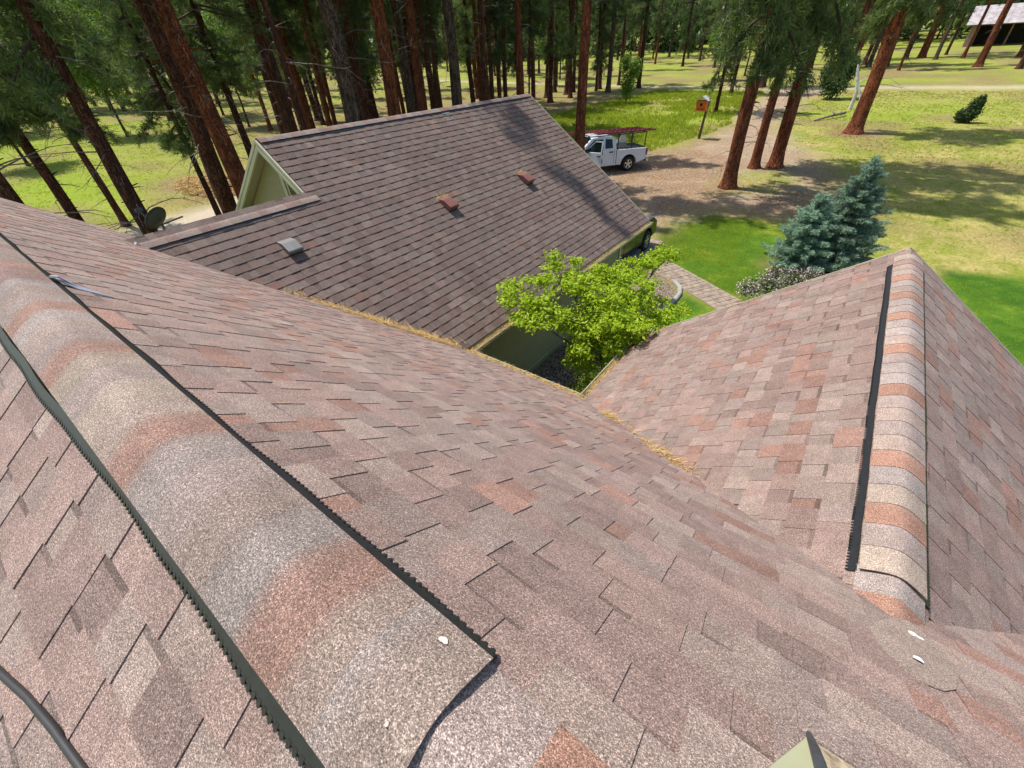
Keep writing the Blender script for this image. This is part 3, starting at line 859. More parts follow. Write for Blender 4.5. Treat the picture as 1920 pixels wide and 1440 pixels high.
# far gable of the garage
hbuild(MB().extrude([(xG-.5, yG1, 2.2), (xGR-3.5, yG1, 2.2), (xGR, yG1, zGR-.16)], (0, -.1, 0)), 'gable_wall', MAT['siding'])
# near gable of the garage above the link ridge
yw = yGS+.17
gg = hbuild(MB().extrude([(xG-.9, yw, zG+.05), (xGR-3.6, yw, zG+.05), (xGR, yw, zGR-.14)], (0, .1, 0)), 'gable_wall', MAT['siding'])
for i in range(9):
    z0 = zCR-1.0+i*.152
    hwid = (zGR-.18-z0-.15)/mG
    if hwid < .1: break
    mb = MB(); x0, x1 = xGR-hwid, xGR+hwid
    mb.extrude([(x0, yw-.012, z0), (x0, yw+.002, z0+.150), (x0, yw+.004, z0+.150), (x0, yw+.004, z0)], (x1-x0, 0, 0))
    hbuild(mb, 'siding_board', MAT['siding'], gg)
# gable window: its sloping head follows the rake
wx0, wx1 = -8.06, -7.60
wz0 = 4.20
head = lambda x: zGR-.28-mG*1.15*abs(x-xGR)
win = hbuild(MB().extrude([(wx0, yw-.03, wz0), (wx1, yw-.03, wz0), (wx1, yw-.03, max(head(wx1), wz0+.06)), (wx0, yw-.03, head(wx0))], (0, .02, 0)), 'window', MAT['trim'])
hbuild(MB().extrude([(wx0+.05, yw-.036, wz0+.05), (wx1-.05, yw-.036, wz0+.05), (wx1-.05, yw-.036, max(head(wx1)-.06, wz0+.08)), (wx0+.05, yw-.036, head(wx0)-.06)], (0, .012, 0)), 'pane', MAT['glass'], win)
hbuild(MB().bar((wx0-.10, yw-.02, wz0), (wx0-.10, yw-.02, head(wx0-.1)+.02), .09, .03, (0, 1, 0)), 'window_trim', MAT['trim'], win)
# rakes: soffit, fascia boards, drip edge
def rake(P_top, P_bot, out, name='rake_board', depth=.16, soff=.42):
    a, b = Vector(P_top), Vector(P_bot); o = Vector(out)
    up = Vector((0, 0, 1))
    mb = MB(); mb.extrude([a-up*.015, b-up*.015, b-up*depth, a-up*depth], o*.025)
    f = hbuild(mb, name, MAT['trim'])
    mb = MB(); mb.extrude([a+up*.004+o*.026, b+up*.004+o*.026, b-up*.05+o*.026, a-up*.05+o*.026], o*.012)
    hbuild(mb, 'drip_edge', MAT['gutter'], f)
    mb = MB(); mb.extrude([a-up*.115-o*.001, b-up*.115-o*.001, b-up*.135-o*.001, a-up*.135-o*.001], -o*soff)
    hbuild(mb, 'soffit_board', MAT['trim'], f)
    mb = MB(); mb.extrude([a-up*.10+o*.026, b-up*.10+o*.026, b-up*.17+o*.026, a-up*.17+o*.026], o*.018)
    hbuild(mb, 'trim_strip', MAT['trim'], f)
    return f
f = lambda x: (x, yGS-.004, zGR-mG*abs(x-xGR))
rake(f(xGR), f(xCR), (0, -1, 0), soff=.15); rake(f(xGR), f(xGR-3.9), (0, -1, 0), soff=.15)
f = lambda x: (x, yGE+.004, zGR-mG*abs(x-xGR))
rake(f(xGR), f(xG), (0, 1, 0)); rake(f(xGR), f(xGR-3.9), (0, 1, 0))
f = lambda x: (x, yWE+.004, zWR-mW*abs(x-xWR))
rake(f(xWR), f(xW), (0, 1, 0)); rake(f(xWR), f(xW2), (0, 1, 0))
f = lambda y: (xRake-.026, y, zA-mM*abs(y-yA))
rake(f(yA), f(yE), (-1, 0, 0)); rake(f(yA), f(yA-3.3), (-1, 0, 0))

# ------------------------------------------------------------------ box vents on the garage slope
gU = Vector((0, 1, 0)); gV = Vector((-1, 0, mG)).normalized(); gN = Vector((mG, 0, 1)).normalized()
def gpt(x, y): return Vector((x, y, zG+mG*(xG-x)))
def box_vent(x, y, mat, lab, w=.245, L=.36, h=.125):
    """sloping hood: low at the upper end, open underneath at the lower end"""
    p = gpt(x, y)+gN*.006
    P = lambda a, b, n: p+gU*a+gV*b+gN*n
    mb = MB()
    prof = [(0, .03), (0, h*.93), (.02, h), (L*.62, h*.86), (L, .012), (L, .0)]
    mb.extrude([P(-w/2, b, n) for b, n in prof], gU*w)
    v = hbuild(mb, 'roof_vent', mat); v['label'] = lab
    bevel(v, .008, 2)
    hbuild(MB().extrude([P(-w/2+.012, -.003, .032), P(w/2-.012, -.003, .032), P(w/2-.012, -.003, .012), P(-w/2+.012, -.003, .012)], -gV*.001), 'vent_screen', MAT['dark'], v)
    return v
v1 = box_vent(-6.19, 6.17, MAT['redmetal'], 'brown-red box vent in the middle of the garage roof')
v2 = box_vent(-6.12, 8.73, MAT['redmetal'], 'brown-red box vent nearer the driveway end of the garage roof')
v3 = box_vent(-6.41, 2.95, MAT['greymetal'], 'grey box vent nearest the valley', .23, .30, .10)
# small clips
hbuild(MB().bar((-8.08, 8.2, zGR-.10), (-7.95, 8.27, zGR-.20), .03, .012).bar((-8.10, 8.12, zGR-.09), (-8.06, 8.3, zGR-.085), .02, .02), 'vent_clip', MAT['galv'], gr)
def mpt(x, y, h=0.0): return Vector((x, y, zA-mM*(y-yA)))+Vector((0, mM, 1)).normalized()*h
# roof anchor by the ridge
an = hbuild(MB().extrude([mpt(-3.25, .165, .02), mpt(-3.17, .165, .035), mpt(-3.10, .23, .012), mpt(-3.05, .33, .010), mpt(-3.08, .335, .010), mpt(-3.16, .24, .012)], Vector((0, mM, 1)).normalized()*.006), 'roof_anchor', MAT['galv'])
hbuild(MB().tube([mpt(-3.24, .17, .03), mpt(-3.16, .18, .05), mpt(-3.11, .24, .02)], .006, 6), 'hook', MAT['galv'], an)

# flashing hood at the foot of the picture
A = mpt(.307, .487, .012)
hood = hbuild(MB().extrude([A, mpt(.235, .36, .012), mpt(.19, .20, .012), mpt(.30, .20, .05), mpt(.300, .40, .034)], Vector((0, 0, -.03))), 'flashing_hood', MAT['trim'])
hood['label'] = 'pale green metal flashing with a dark edge'
hbuild(MB().extrude([A+Vector((.006, -.004, .004)), mpt(.62, .492, .012), mpt(.62, .20, .05), mpt(.315, .20, .052), mpt(.313, .40, .036)], Vector((0, 0, -.03))), 'flashing_face', MAT['oldtan'], hood)
hbuild(MB().tube([mpt(.308, .488, .016), mpt(.306, .44, .030), mpt(.304, .40, .040), mpt(.303, .20, .058)], [.006, .009, .0105, .012], 8), 'edge_strip', MAT['darkmetal'], hood)

# ------------------------------------------------------------------ loose things on the roof
rr = random.Random(21)
def needles(name, sampler, n, lab, lmin=.06, lmax=.15, w=.0016, rise=(-.08, .42)):
    V, F = [], []
    for i in range(n):
        p, up, along = sampler(rr)
        L = rr.uniform(lmin, lmax)
        a = rr.gauss(0, .9)
        d = (along*math.cos(a)+along.cross(up)*math.sin(a)+up*rr.uniform(*rise)).normalized()
        s = d.cross(up).normalized()*w
        bend = up*rr.uniform(-.02, .02)+s*rr.uniform(-8, 8)
        q = [p-s, p+s, p+d*L*.5+bend+s*.9, p+d*L*.5+bend-s*.9, p+d*L+s*.3, p+d*L-s*.3]
        b = len(V); V += [tuple(x) for x in q]
        F += [(b, b+1, b+2, b+3), (b+3, b+2, b+4, b+5)]
    o = add(name, mesh_np(name, np.array(V), np.array(F), MAT['straw']))
    tag(o, lab, 'needles', kind='stuff')
    return o
def lerp(a, b, t): return a+(b-a)*t
# valley between main roof and garage slope
vA = Vector((xG, yE, zE)); vB = Vector((xCR, yLe, zCR))
def s_valley(r):
    t = abs(r.choice([r.gauss(.06, .04), r.gauss(.16, .05), r.gauss(.30, .03), r.gauss(.42, .05), r.uniform(0, .6)]))
    sp = .03+.06*r.random()**2
    c = lerp(vA, vB, t)+Vector((r.gauss(0, sp), r.gauss(0, sp*.6), 0)); c.z += .012+abs(r.gauss(0, .022))*(1.2 if t < .25 else .8)+max(0, (c.x-lerp(vA, vB, t).x)*-.2)
    return c, Vector((0, 0, 1)), (vB-vA).normalized()
needles('pine_needles', s_valley, 1500, 'brown pine needles drifted along the valley between main roof and garage', w=.0024)
def s_gutter(P0, D, O, L, fill=.0):
    def f(r):
        t = r.choice([r.random(), abs((int(r.random()*9)+r.gauss(.3, .22))/9) % 1.0])*L
        c = Vector(P0)+Vector(D)*t+Vector(O)*r.uniform(.015, .115); c.z += -.045+r.random()*.03+fill
        return c, Vector((0, 0, 1)), Vector(D)
    return f
needles('pine_needles', s_gutter((xG+.02, yE+.1, zG+gz), (0, 1, 0), (1, 0, 0), yGE-yE-.1, .005), 3000, 'brown pine needles filling the garage gutter', .04, .10, .0026, (-.1, .16))
needles('pine_needles', s_gutter((xG, yE+.02, zE+gz), (1, 0, 0), (0, 1, 0), xW-xG-.05, .008), 1200, 'pale straw needles filling the gutter below the main roof', .04, .09, .0024, (-.1, .16))
needles('pine_needles', s_gutter((xW-.02, yE+.2, zE+gz), (0, 1, 0), (-1, 0, 0), yWE-yE-.2, -.01), 900, 'brown needles lying in the wing gutter', .04, .09, .0022, (-.1, .1))
wA = Vector((xW, yE, zE)); wB = Vector((xWR, yWv, zWR))
def s_wvalley(r):
    t = r.choice([r.gauss(.22, .03), r.gauss(.53, .055), r.uniform(.18, .60)])
    c = lerp(wA, wB, t)+Vector((r.gauss(0, .018), r.gauss(0, .018), 0)); c.z += .012+abs(r.gauss(0, .010))
    return c, Vector((0, 0, 1)), (wB-wA).normalized()
needles('pine_needles', s_wvalley, 620, 'yellow needles caught in the valley beside the wing roof', .05, .12, w=.0019)
for k, (v, lab) in enumerate(((gpt(-6.47, 6.15), 'needles caught behind the middle box vent'), (gpt(-6.42, 8.70), 'needles caught behind the box vent near the driveway'))):
    needles('pine_needles', lambda r: (v+gU*r.gauss(0, .10)+gN*(.02+.03*r.random())+gV*r.gauss(0, .03), gN, gU), 45, lab, w=.0025)

bn = Vector((0, -mM, 1)).normalized()
def bpt(x, y, h): return Vector((x, y, zA-mM*(yA-y)))+bn*h
cab = MB().tube([bpt(-2.6, -.93, .012), bpt(-1.9, -.68, .011), bpt(-1.45, -.535, .011), bpt(-1.332, -.505, .014), bpt(-1.133, -.455, .010), bpt(-.987, -.425, .010), bpt(-.828, -.398, .010), bpt(-.6, -.365, .011), bpt(-.2, -.33, .011)], .0085, 10)
o = cab.build('power_cable', MAT['rubber'], smooth=True); tag(o, 'black cable lying across the shingles at the lower left', 'cable')
def scrap(p, n, size, seed, mat, name, lab, cat):
    r = random.Random(seed); n = Vector(n).normalized(); u = n.cross(Vector((0, 1, .3))).normalized(); v = n.cross(u)
    pts = []
    for k in range(11):
        a = 2*math.pi*k/11; q = size*r.uniform(.55, 1.1)
        pts.append(Vector(p)+u*math.cos(a)*q+v*math.sin(a)*q*.75+n*r.uniform(.001, .006))
    mb = MB(); mb.extrude(pts, -n*.0012)
    tag(mb.build(name, mat), lab, cat)
scrap(Vector((-.290, .137, 5.321)), (0, .6, 1), .010, 1, MAT['scrap'], 'fallen_leaf', 'pale curled leaf scrap near the open cap end', 'leaf')
scrap(Vector((-.268, .005, 5.352)), (0, 0, 1), .005, 2, MAT['scrap'], 'fallen_leaf', 'small pink petal at the bottom edge on the near ridge', 'leaf')
scrap(mpt(.742, 1.312, .018), (0, mM, 1), .026, 3, MAT['white_blotch'], 'bird_dropping', 'white splash beside the orange wing cap', 'dropping')
scrap(mpt(.688, 1.118, .018), (0, mM, 1), .018, 4, MAT['white_blotch'], 'bird_dropping', 'smaller white splash below the wing cap', 'dropping')

# ------------------------------------------------------------------ trees
def np_tube(pts, rads, sides, V, F):
    b0 = len(V)
    pts = [Vector(p) for p in pts]
    prev = None
    for i, p in enumerate(pts):
        d = (pts[min(i+1, len(pts)-1)]-pts[max(i-1, 0)]).normalized()
        r = d.cross(Vector((0, 0, 1))) if prev is None else prev-d*prev.dot(d)
        if r.length < 1e-3: r = Vector((1, 0, 0))
        r.normalize(); prev = r; u = d.cross(r)
        for k in range(sides):
            a = 2*math.pi*k/sides
            V.append(p+(r*math.cos(a)+u*math.sin(a))*rads[i])
    for i in range(len(pts)-1):
        for k in range(sides):
            k2 = (k+1) % sides; a = b0+i*sides
            F.append((a+k, a+k2, a+sides+k2, a+sides+k))

def trunk_mesh(seed, mat, H=20., rb=.30):
    r = random.Random(seed)
    V, F = [], []
    n, sd_ = 26, 14
    ph = [r.uniform(0, 6.3) for _ in range(8)]
    off = lambda z: Vector((.10*math.sin(z*.35+ph[0])*min(1, z/5), .10*math.sin(z*.31+ph[1])*min(1, z/5), 0))
    zs = [-.3, 0, .12, .3, .6]+[1.0+(H-1.0)*(k/(n-5))**1.05 for k in range(n-4)]
    for z in zs:
        zz = max(z, 0)
        rad = rb*(1-.80*zz/H)*(1+.45*math.exp(-zz/.28))
        for k in range(sd_):
            a = 2*math.pi*k/sd_
            f = 1+.07*math.sin(3*a+ph[2]+z*.6)+.05*math.sin(5*a+ph[3]-z*1.3)+r.uniform(-.035, .035)
            f += .22*math.exp(-zz/.2)*max(0, math.sin(4*a+ph[4]))
            V.append(off(zz)+Vector((math.cos(a)*rad*f, math.sin(a)*rad*f, z)))
    for i in range(len(zs)-1):
        for k in range(sd_):
            k2 = (k+1) % sd_; a = i*sd_
            F.append((a+k, a+k2, a+sd_+k2, a+sd_+k))
    # branch stubs
    for _ in range(22):
        z = r.uniform(1.6, 9); a = r.uniform(0, 6.3); rad = rb*(1-.8*z/H)
        p = off(z)+Vector((math.cos(a)*rad*.8, math.sin(a)*rad*.8, z))
        d = Vector((math.cos(a), math.sin(a), r.uniform(-.2, .4)))
        L = r.uniform(.08, .35)
        np_tube([p, p+d*L], [.028, .014], 5, V, F)
    return mesh_np('trunk', V, F, mat, True)

def crown_mesh(seed, H=13., Lmax=3.2, nb=64, mat='needles', tufts=52, nneed=16, drop=.25, nl=.26):
    """pine crown: limbs, twigs and needle tufts; origin at the lowest limb"""
    r = random.Random(seed); g = np.random.RandomState(seed)
    V, F = [], []
    TP, TD = [], []
    for b in range(nb):
        t = (b+r.random())/nb
        z = H*t**1.05
        prof = (.55+.75*t if t < .3 else 1.0 if t < .45 else (1-t)/.55*.95+.08)
        L = Lmax*prof*r.uniform(.6, 1.12)
        a = r.uniform(0, 6.283)
        el = r.uniform(-.35, .15) if t < .35 else r.uniform(-.1, .55)
        d = Vector((math.cos(a)*math.cos(el), math.sin(a)*math.cos(el), math.sin(el)))
        pts = [Vector((0, 0, z))]
        k = 6
        for i in range(k):
            d = (d+Vector((r.uniform(-.22, .22), r.uniform(-.22, .22), r.uniform(-.16, .12)-drop*.35*(i < 3)+drop*.5*(i >= 4)))).normalized()
            pts.append(pts[-1]+d*L/k)
        np_tube(pts, [.045*(1-i/(k+1.5))*(.6+L/4) for i in range(k+1)], 4, V, F)
        for j in range(int(tufts*(.35+.65*L/Lmax))):
            s = r.uniform(.32, 1.0); i = min(int(s*k), k-1); q = pts[i].lerp(pts[i+1], s*k-i)
            sd2 = Vector((r.gauss(0, 1), r.gauss(0, 1), r.gauss(-.1, .6))).normalized()
            ln = r.uniform(.08, .55)*(1.15-s*.5)*(L/Lmax+.3)
            e = q+sd2*ln
            if ln > .15 and r.random() < .6: np_tube([q, q.lerp(e, .5)+Vector((0, 0, -.03)), e], [.010, .008, .005], 3, V, F)
            TP.append(e); TD.append((sd2+d*.7+Vector((0, 0, .25))).normalized())
    nb_f = len(F)
    TP = np.array(TP); TD = np.array(TD)
    n = len(TP)
    P = np.repeat(TP, nneed, 0); D = np.repeat(TD, nneed, 0)
    dd = D*.75+g.normal(0, .62, P.shape); dd /= np.linalg.norm(dd, axis=1)[:, None]
    L = g.uniform(.55, 1.1, len(P))[:, None]*nl
    sdv = np.cross(dd, g.normal(0, 1, P.shape)); sdv /= np.linalg.norm(sdv, axis=1)[:, None]
    w = .0135
    st = P+g.normal(0, .035, P.shape)
    A = st-sdv*w; B = st+sdv*w; C = st+dd*L
    base = len(V)
    Vn = np.concatenate([np.array([tuple(v) for v in V]), np.stack([A, B, C], 1).reshape(-1, 3)])
    tri = base+np.arange(len(P)*3).reshape(-1, 3)
    me = bpy.data.meshes.new('crown')
    nv = len(Vn); q = np.array(F, np.int32)
    me.vertices.add(nv); me.vertices.foreach_set('co', Vn.astype(np.float32).ravel())
    loops = np.concatenate([q.ravel(), tri.ravel()]).astype(np.int32)
    me.loops.add(len(loops)); me.loops.foreach_set('vertex_index', loops)
    me.polygons.add(len(q)+len(tri))
    ls = np.concatenate([np.arange(len(q))*4, len(q)*4+np.arange(len(tri))*3]).astype(np.int32)
    me.polygons.foreach_set('loop_start', ls)
    me.update(calc_edges=True)
    me.polygons.foreach_set('use_smooth', np.zeros(len(me.polygons), bool))
    me.materials.append(MAT['twig']); me.materials.append(MAT[mat])
    me.polygons.foreach_set('material_index', np.concatenate([np.zeros(len(q), np.int32), np.ones(len(tri), np.int32)]))
    return me

def snag_mesh(seed, n=20, z0=0., z1=6., Lm=2.2):
    """bare dead limbs of the lower trunk"""
    r = random.Random(seed); V, F = [], []
    for _ in range(n):
        z = r.uniform(z0, z1); a = r.uniform(0, 6.283); L = r.uniform(.5, Lm)
        d = Vector((math.cos(a), math.sin(a), r.uniform(-.1, .35)))
        pts = [Vector((0, 0, z))]
        for i in range(6):
            d = (d+Vector((r.uniform(-.3, .3), r.uniform(-.3, .3), -.12+r.uniform(-.12, .2)))).normalized()
            pts.append(pts[-1]+d*L/6)
            if i > 1 and r.random() < .7:
                e = (d+Vector((r.uniform(-.9, .9), r.uniform(-.9, .9), r.uniform(-.6, .3)))).normalized()
                np_tube([pts[-1], pts[-1]+e*L*.16+Vector((0, 0, -.03)), pts[-1]+e*L*.30], [.007, .005, .003], 3, V, F)
        np_tube(pts, [.022, .019, .016, .013, .010, .007, .004], 4, V, F)
    return mesh_np('dead_limbs', V, F, MAT['deadwood'])

TR = {k: [trunk_mesh(10*i+j, MAT[k]) for j in range(3)] for i, k in enumerate(('bark_red', 'bark_dark', 'bark_grey'))}
CR = [crown_mesh(100+i) for i in range(3)] + [crown_mesh(110+i, mat='needles_pale', tufts=48) for i in range(1)]
CR_LOW = [crown_mesh(120+i, H=9, Lmax=3.0, nb=50, tufts=64, drop=.5, nl=.27) for i in range(2)]
SN = [snag_mesh(200+i) for i in range(3)]
trnd = random.Random(77)
def pine(x, y, dia, H, cb, bark, label, group=None, lean=(0, 0), crown=None, cs=1.0, snag=True, name='pine_tree', rz=None):
    o = empty(name, (x, y, terr(x, y)), trnd.uniform(0, 6.28) if rz is None else rz)
    o.rotation_euler = (lean[0], lean[1], o.rotation_euler[2])
    o.rotation_mode = 'XYZ'
    tag(o, label, 'tree', group)
    t = add('trunk', trnd.choice(TR[bark]), o); t.scale = (dia/.6, dia/.6, H/20.)
    cm = crown if crown is not None else trnd.choice(CR)
    ch = H-cb
    c = add('crown', cm, o, (0, 0, cb)); hz = ch/13. if cm in CR else ch/9.
    c.scale = (cs, cs, hz); c.rotation_euler = (0, 0, trnd.uniform(0, 6.28))
    if snag:
        s = add('dead_limbs', trnd.choice(SN), o, (0, 0, max(1.2, cb-4.5))); s.rotation_euler = (0, 0, trnd.uniform(0, 6.28)); s.scale = (1, 1, .9); s['kind'] = 'stuff'
    return o

# near pines, left of the garage
L = 'low'
near = [
 (-15.62, 3.44, .44, 15, 6.2, 'bark_dark', 'slim dark pine rising beside the satellite dish', CR_LOW[0], .85),
 (-18.84, 2.46, .34, 14, 5.0, 'bark_dark', 'dark pine second from the left picture edge, foliage hanging low', CR_LOW[1], .95),
 (-16.91, 1.35, .50, 15, 6.4, 'bark_dark', 'thick pine at the left picture edge above the main roof', CR_LOW[0], .9),
 (-17.64, 7.05, .66, 19, 9, 'bark_red', 'big orange pine trunk, front one of the pair by the garage gable', None, 1.0),
 (-19.2, 6.93, .64, 19, 8.0, 'bark_dark', 'dark red pine trunk, rear one of the pair by the garage gable', None, 1.0),
 (-22.89, 10.05, .24, 13, 5.5, 'bark_dark', 'thin dark pine just right of the big pair', None, .8),
 (-24.65, 11.02, .34, 15, 5.2, 'bark_dark', 'dark pine standing behind the garage gable peak', CR_LOW[1], .8),
 (-22.81, 12.48, .62, 24, 9.0, 'bark_dark', 'broad dark pine trunk rising over the left end of the garage ridge', None, 1.0),
 (-27.38, 14.54, .29, 15, 6.5, 'bark_dark', 'slim pine close behind the broad trunk over the garage ridge end', None, .9),
 (-16.3, 9.4, .23, 27, 9.5, 'bark_dark', 'slim dark pine touching the right side of the broad ridge-end trunk', None, .55),
 (-26.79, 17.50, .30, 17, 8.5, 'bark_red', 'thin reddish pine left of the scarred orange trunk', None, .9),
 (-18.87, 13.15, .74, 26, 9.5, 'bark_grey', 'scarred brown-orange trunk behind the ridge, first thick one', None, 1.0),
 (-24.69, 18.75, .38, 19, 8.5, 'bark_dark', 'dark pine between the first and second thick ridge trunks', None, .9),
 (-19.27, 15.93, .70, 27, 10, 'bark_red', 'orange pine behind the ridge, second thick trunk', None, 1.0),
 (-23.19, 20.57, .62, 26, 9, 'bark_grey', 'grey-brown pine just right of the second thick trunk', None, 1.0),
 (-19.83, 18.33, .58, 27, 9.5, 'bark_red', 'red pine beside the grey-brown trunk behind the ridge', None, 1.0),
 (-23.68, 22.99, .46, 19, 9.0, 'bark_dark', 'dark pine left of the flaky trunk over the mid ridge', None, 1.0),
 (-25.50, 25.41, .24, 17, 8.0, 'bark_dark', 'thin dark stem nearly touching the flaky trunk', None, .8),
 (-18.86, 20.01, .64, 27, 10, 'bark_grey', 'flaky grey-orange trunk over the middle of the garage ridge', None, 1.0),
 (-24.64, 28.93, .36, 20, 9.0, 'bark_red', 'left of three close red pines behind the garage ridge', None, .9),
 (-22.41, 26.89, .44, 26, 9.5, 'bark_dark', 'middle of three close red pines behind the garage ridge', None, .9),
 (-25.25, 31.02, .37, 20, 9.0, 'bark_dark', 'right of three close red pines behind the garage ridge', None, .9),
 (-19.88, 27.58, .46, 26, 11, 'bark_red', 'straight bright red trunk at the right end of the garage ridge', None, .9),
 (-24.06, 34.43, .17, 14, 6.5, 'bark_dark', 'very thin dark stem right of the bright red trunk', None, .7),
 (-11.37, 20.57, .52, 24, 11, 'bark_red', 'orange pine standing in front of the white pickup', None, 1.0),
 (-5.09, 24.76, .60, 25, 5.6, 'bark_red', 'nearest of the three pines in the driveway loop', CR_LOW[0], 1.35),
 (-4.86, 29.16, .47, 18, 5.8, 'bark_red', 'thinner middle pine of the three in the driveway loop', CR_LOW[1], 1.3),
 (-3.92, 29.81, .62, 27, 6.0, 'bark_red', 'right pine of the three in the driveway loop', CR_LOW[0], 1.45),
 (-1.21, 40.88, .84, 27, 6.2, 'bark_red', 'thick red pine beside the white broken snags', CR_LOW[1], 1.45),
 (-34.73, 53.69, .70, 22, 9, 'bark_dark', 'dark trunk just past the right end of the garage ridge', None, 1.0),
 (-36.81, 58.75, .50, 22, 9, 'bark_dark', 'thinner dark trunk beside the one past the ridge end', None, 1.0),
 (-33.87, 57.07, .70, 22, 9, 'bark_dark', 'dark trunk left of the orange pine by the pickup, nearer one', None, 1.0),
 (-34.19, 59.25, .45, 21, 9, 'bark_dark', 'dark trunk left of the orange pine by the pickup, farther one', None, 1.0),
 (-32.41, 63.09, .60, 22, 8, 'bark_dark', 'dark pine right of the orange pine by the pickup', None, 1.0),
 (-29.52, 60.07, .62, 21, 7, 'bark_grey', 'mossy grey trunk above the pickup tail', None, 1.0),
 (-27.51, 64.94, .55, 21, 7, 'bark_dark', 'dark pine on the road edge above the pickup', None, 1.0),
 (-31.66, 67.61, .36, 20, 8, 'bark_dark', 'slim pine on the road edge behind the pickup', None, 1.0),
 (-12.93, 67.24, .85, 22, 6, 'bark_dark', 'thick dark pine where the driveway meets the road', CR_LOW[0], 1.1),
 (-13.87, 66.2, .48, 20, 6, 'bark_dark', 'slimmer dark pine left of the one where driveway meets road', None, 1.0),
 (-14.50, 60.20, .40, 18, 5, 'bark_dark', 'slim pine left of the driveway near the road', CR_LOW[1], 1.0),
 (-12.4, 47.5, .30, 16, 2.4, 'bark_dark', 'young low-branched pine behind the orange birdhouse', CR[3], 1.0),
 (-6.95, 90.68, .80, 22, 8, 'bark_red', 'red pine across the road left of the white snags', None, 1.0),
 (-7.07, 103.85, .55, 22, 8, 'bark_dark', 'dark pine behind the red one across the road', None, 1.0),
 (-2.11, 91.14, .60, 22, 7, 'bark_dark', 'dark pine across the road behind the thick red pine', None, 1.0),
 (-0.29, 104.33, .65, 22, 9, 'bark_grey', 'grey trunk across the road, left of the barn', None, 1.0),
 (1.68, 105.56, .95, 24, 10, 'bark_red', 'stout red trunk across the road, left of the barn', None, 1.0),
 (3.35, 100.80, .50, 22, 10, 'bark_grey', 'slim grey trunk nearest the left side of the barn', None, 1.0),
 (7.48, 88.41, .80, 22, 8, 'bark_red', 'red pine standing in front of the open barn', None, 1.0),
 (12.44, 101.29, .80, 22, 7, 'bark_dark', 'pine at the right picture edge in front of the barn', None, 1.0),
 (-112.07, 29.42, .65, 20, 6, 'bark_dark', 'right of two pines far across the left field', None, 1.0),
 (-117.5, 29.2, .52, 20, 6, 'bark_dark', 'left of two pines far across the left field', None, 1.0),
]
for (x, y, d, H, cb, bk, lab, cm, cs) in near:
    pine(x, y, d, H, cb, bk, lab, None, (trnd.uniform(-.012, .012), trnd.uniform(-.012, .012)), cm, cs)

pine(-24.0, 8.1, .26, 13, 3.4, 'bark_dark', 'low-branched pine hanging its needles between the slim pine and the big pair', None, (0, 0), CR_LOW[1], .95)
pine(-27.5, 5.2, .30, 14, 4.2, 'bark_dark', 'thin low-branched pine on the left lawn behind the slim dark pine', None, (0, 0), CR_LOW[0], .9)
# the wood behind: pines one can still tell apart
cnt = 0
placed = [(n[0], n[1]) for n in near]
tries = 0
while cnt < 185 and tries < 6000:
    tries += 1
    az = trnd.uniform(-1.62, .30); dd = trnd.uniform(34, 175)
    x, y = math.sin(az)*dd, math.cos(az)*dd
    if y > 60 and abs(y-67) < 5: continue
    # open fields and drive stay clear
    if az < -1.12 and dd < 62: continue
    if az > -.47 and dd < 72: continue
    if -.75 < az <= -.47 and dd < 50: continue
    if az > -.12 and dd < 84: continue
    if 2 < x < 34 and 112 < y < 142: continue
    if az < -1.25 and dd < 85 and trnd.random() < .7: continue
    if any((x-a)**2+(y-b)**2 < 3.2 for a, b in placed): continue
    placed.append((x, y))
    far = dd > 95
    pine(x, y, trnd.uniform(.30, .58), trnd.uniform(17, 24), trnd.uniform(2.6, 6.5) if dd > 55 else trnd.uniform(4.2, 7.5), trnd.choice(['bark_dark', 'bark_dark', 'bark_red', 'bark_grey']),
         'distant slim pine deep in the wood, one of many alike' if far else 'mid', 'pines deep in the wood' if far else 'pines in the wood behind the garage', (trnd.uniform(-.02, .02), trnd.uniform(-.02, .02)), None, trnd.uniform(.85, 1.15), not far)
    cnt += 1
cnt = 0; tries = 0
while cnt < 26 and tries < 3000:
    tries += 1
    az = trnd.uniform(-1.10, -.60); dd = trnd.uniform(27, 58)
    x, y = math.sin(az)*dd, math.cos(az)*dd
    if any((x-a)**2+(y-b)**2 < 1.6 for a, b in placed): continue
    placed.append((x, y)); cnt += 1
    pine(x, y, trnd.uniform(.24, .52), trnd.uniform(18, 26), trnd.uniform(5.0, 8.5), trnd.choice(['bark_dark', 'bark_dark', 'bark_red', 'bark_grey']), 'mid', 'pines in the wood behind the garage', (trnd.uniform(-.02, .02), trnd.uniform(-.02, .02)), None, trnd.uniform(.8, 1.05), True)
ORD1 = 'first second third fourth fifth sixth seventh eighth ninth tenth eleventh twelfth thirteenth fourteenth fifteenth sixteenth seventeenth eighteenth nineteenth'.split()
TENS = {20: 'twent', 30: 'thirt', 40: 'fort', 50: 'fift', 60: 'sixt', 70: 'sevent', 80: 'eight'}
def ordinal(n):
    if n < 20: return ORD1[n-1]
    t, u = n//10*10, n % 10
    return TENS[t]+'ieth' if u == 0 else TENS[t]+'y-'+ORD1[u-1]
mids = sorted([o for o in COL.objects if o.get('label') == 'mid'], key=lambda o: math.atan2(o.location.x, o.location.y))
for i, o in enumerate(mids): o['label'] = 'mid-distance pine of the wood behind the garage, %s from the left' % ordinal(i+1)

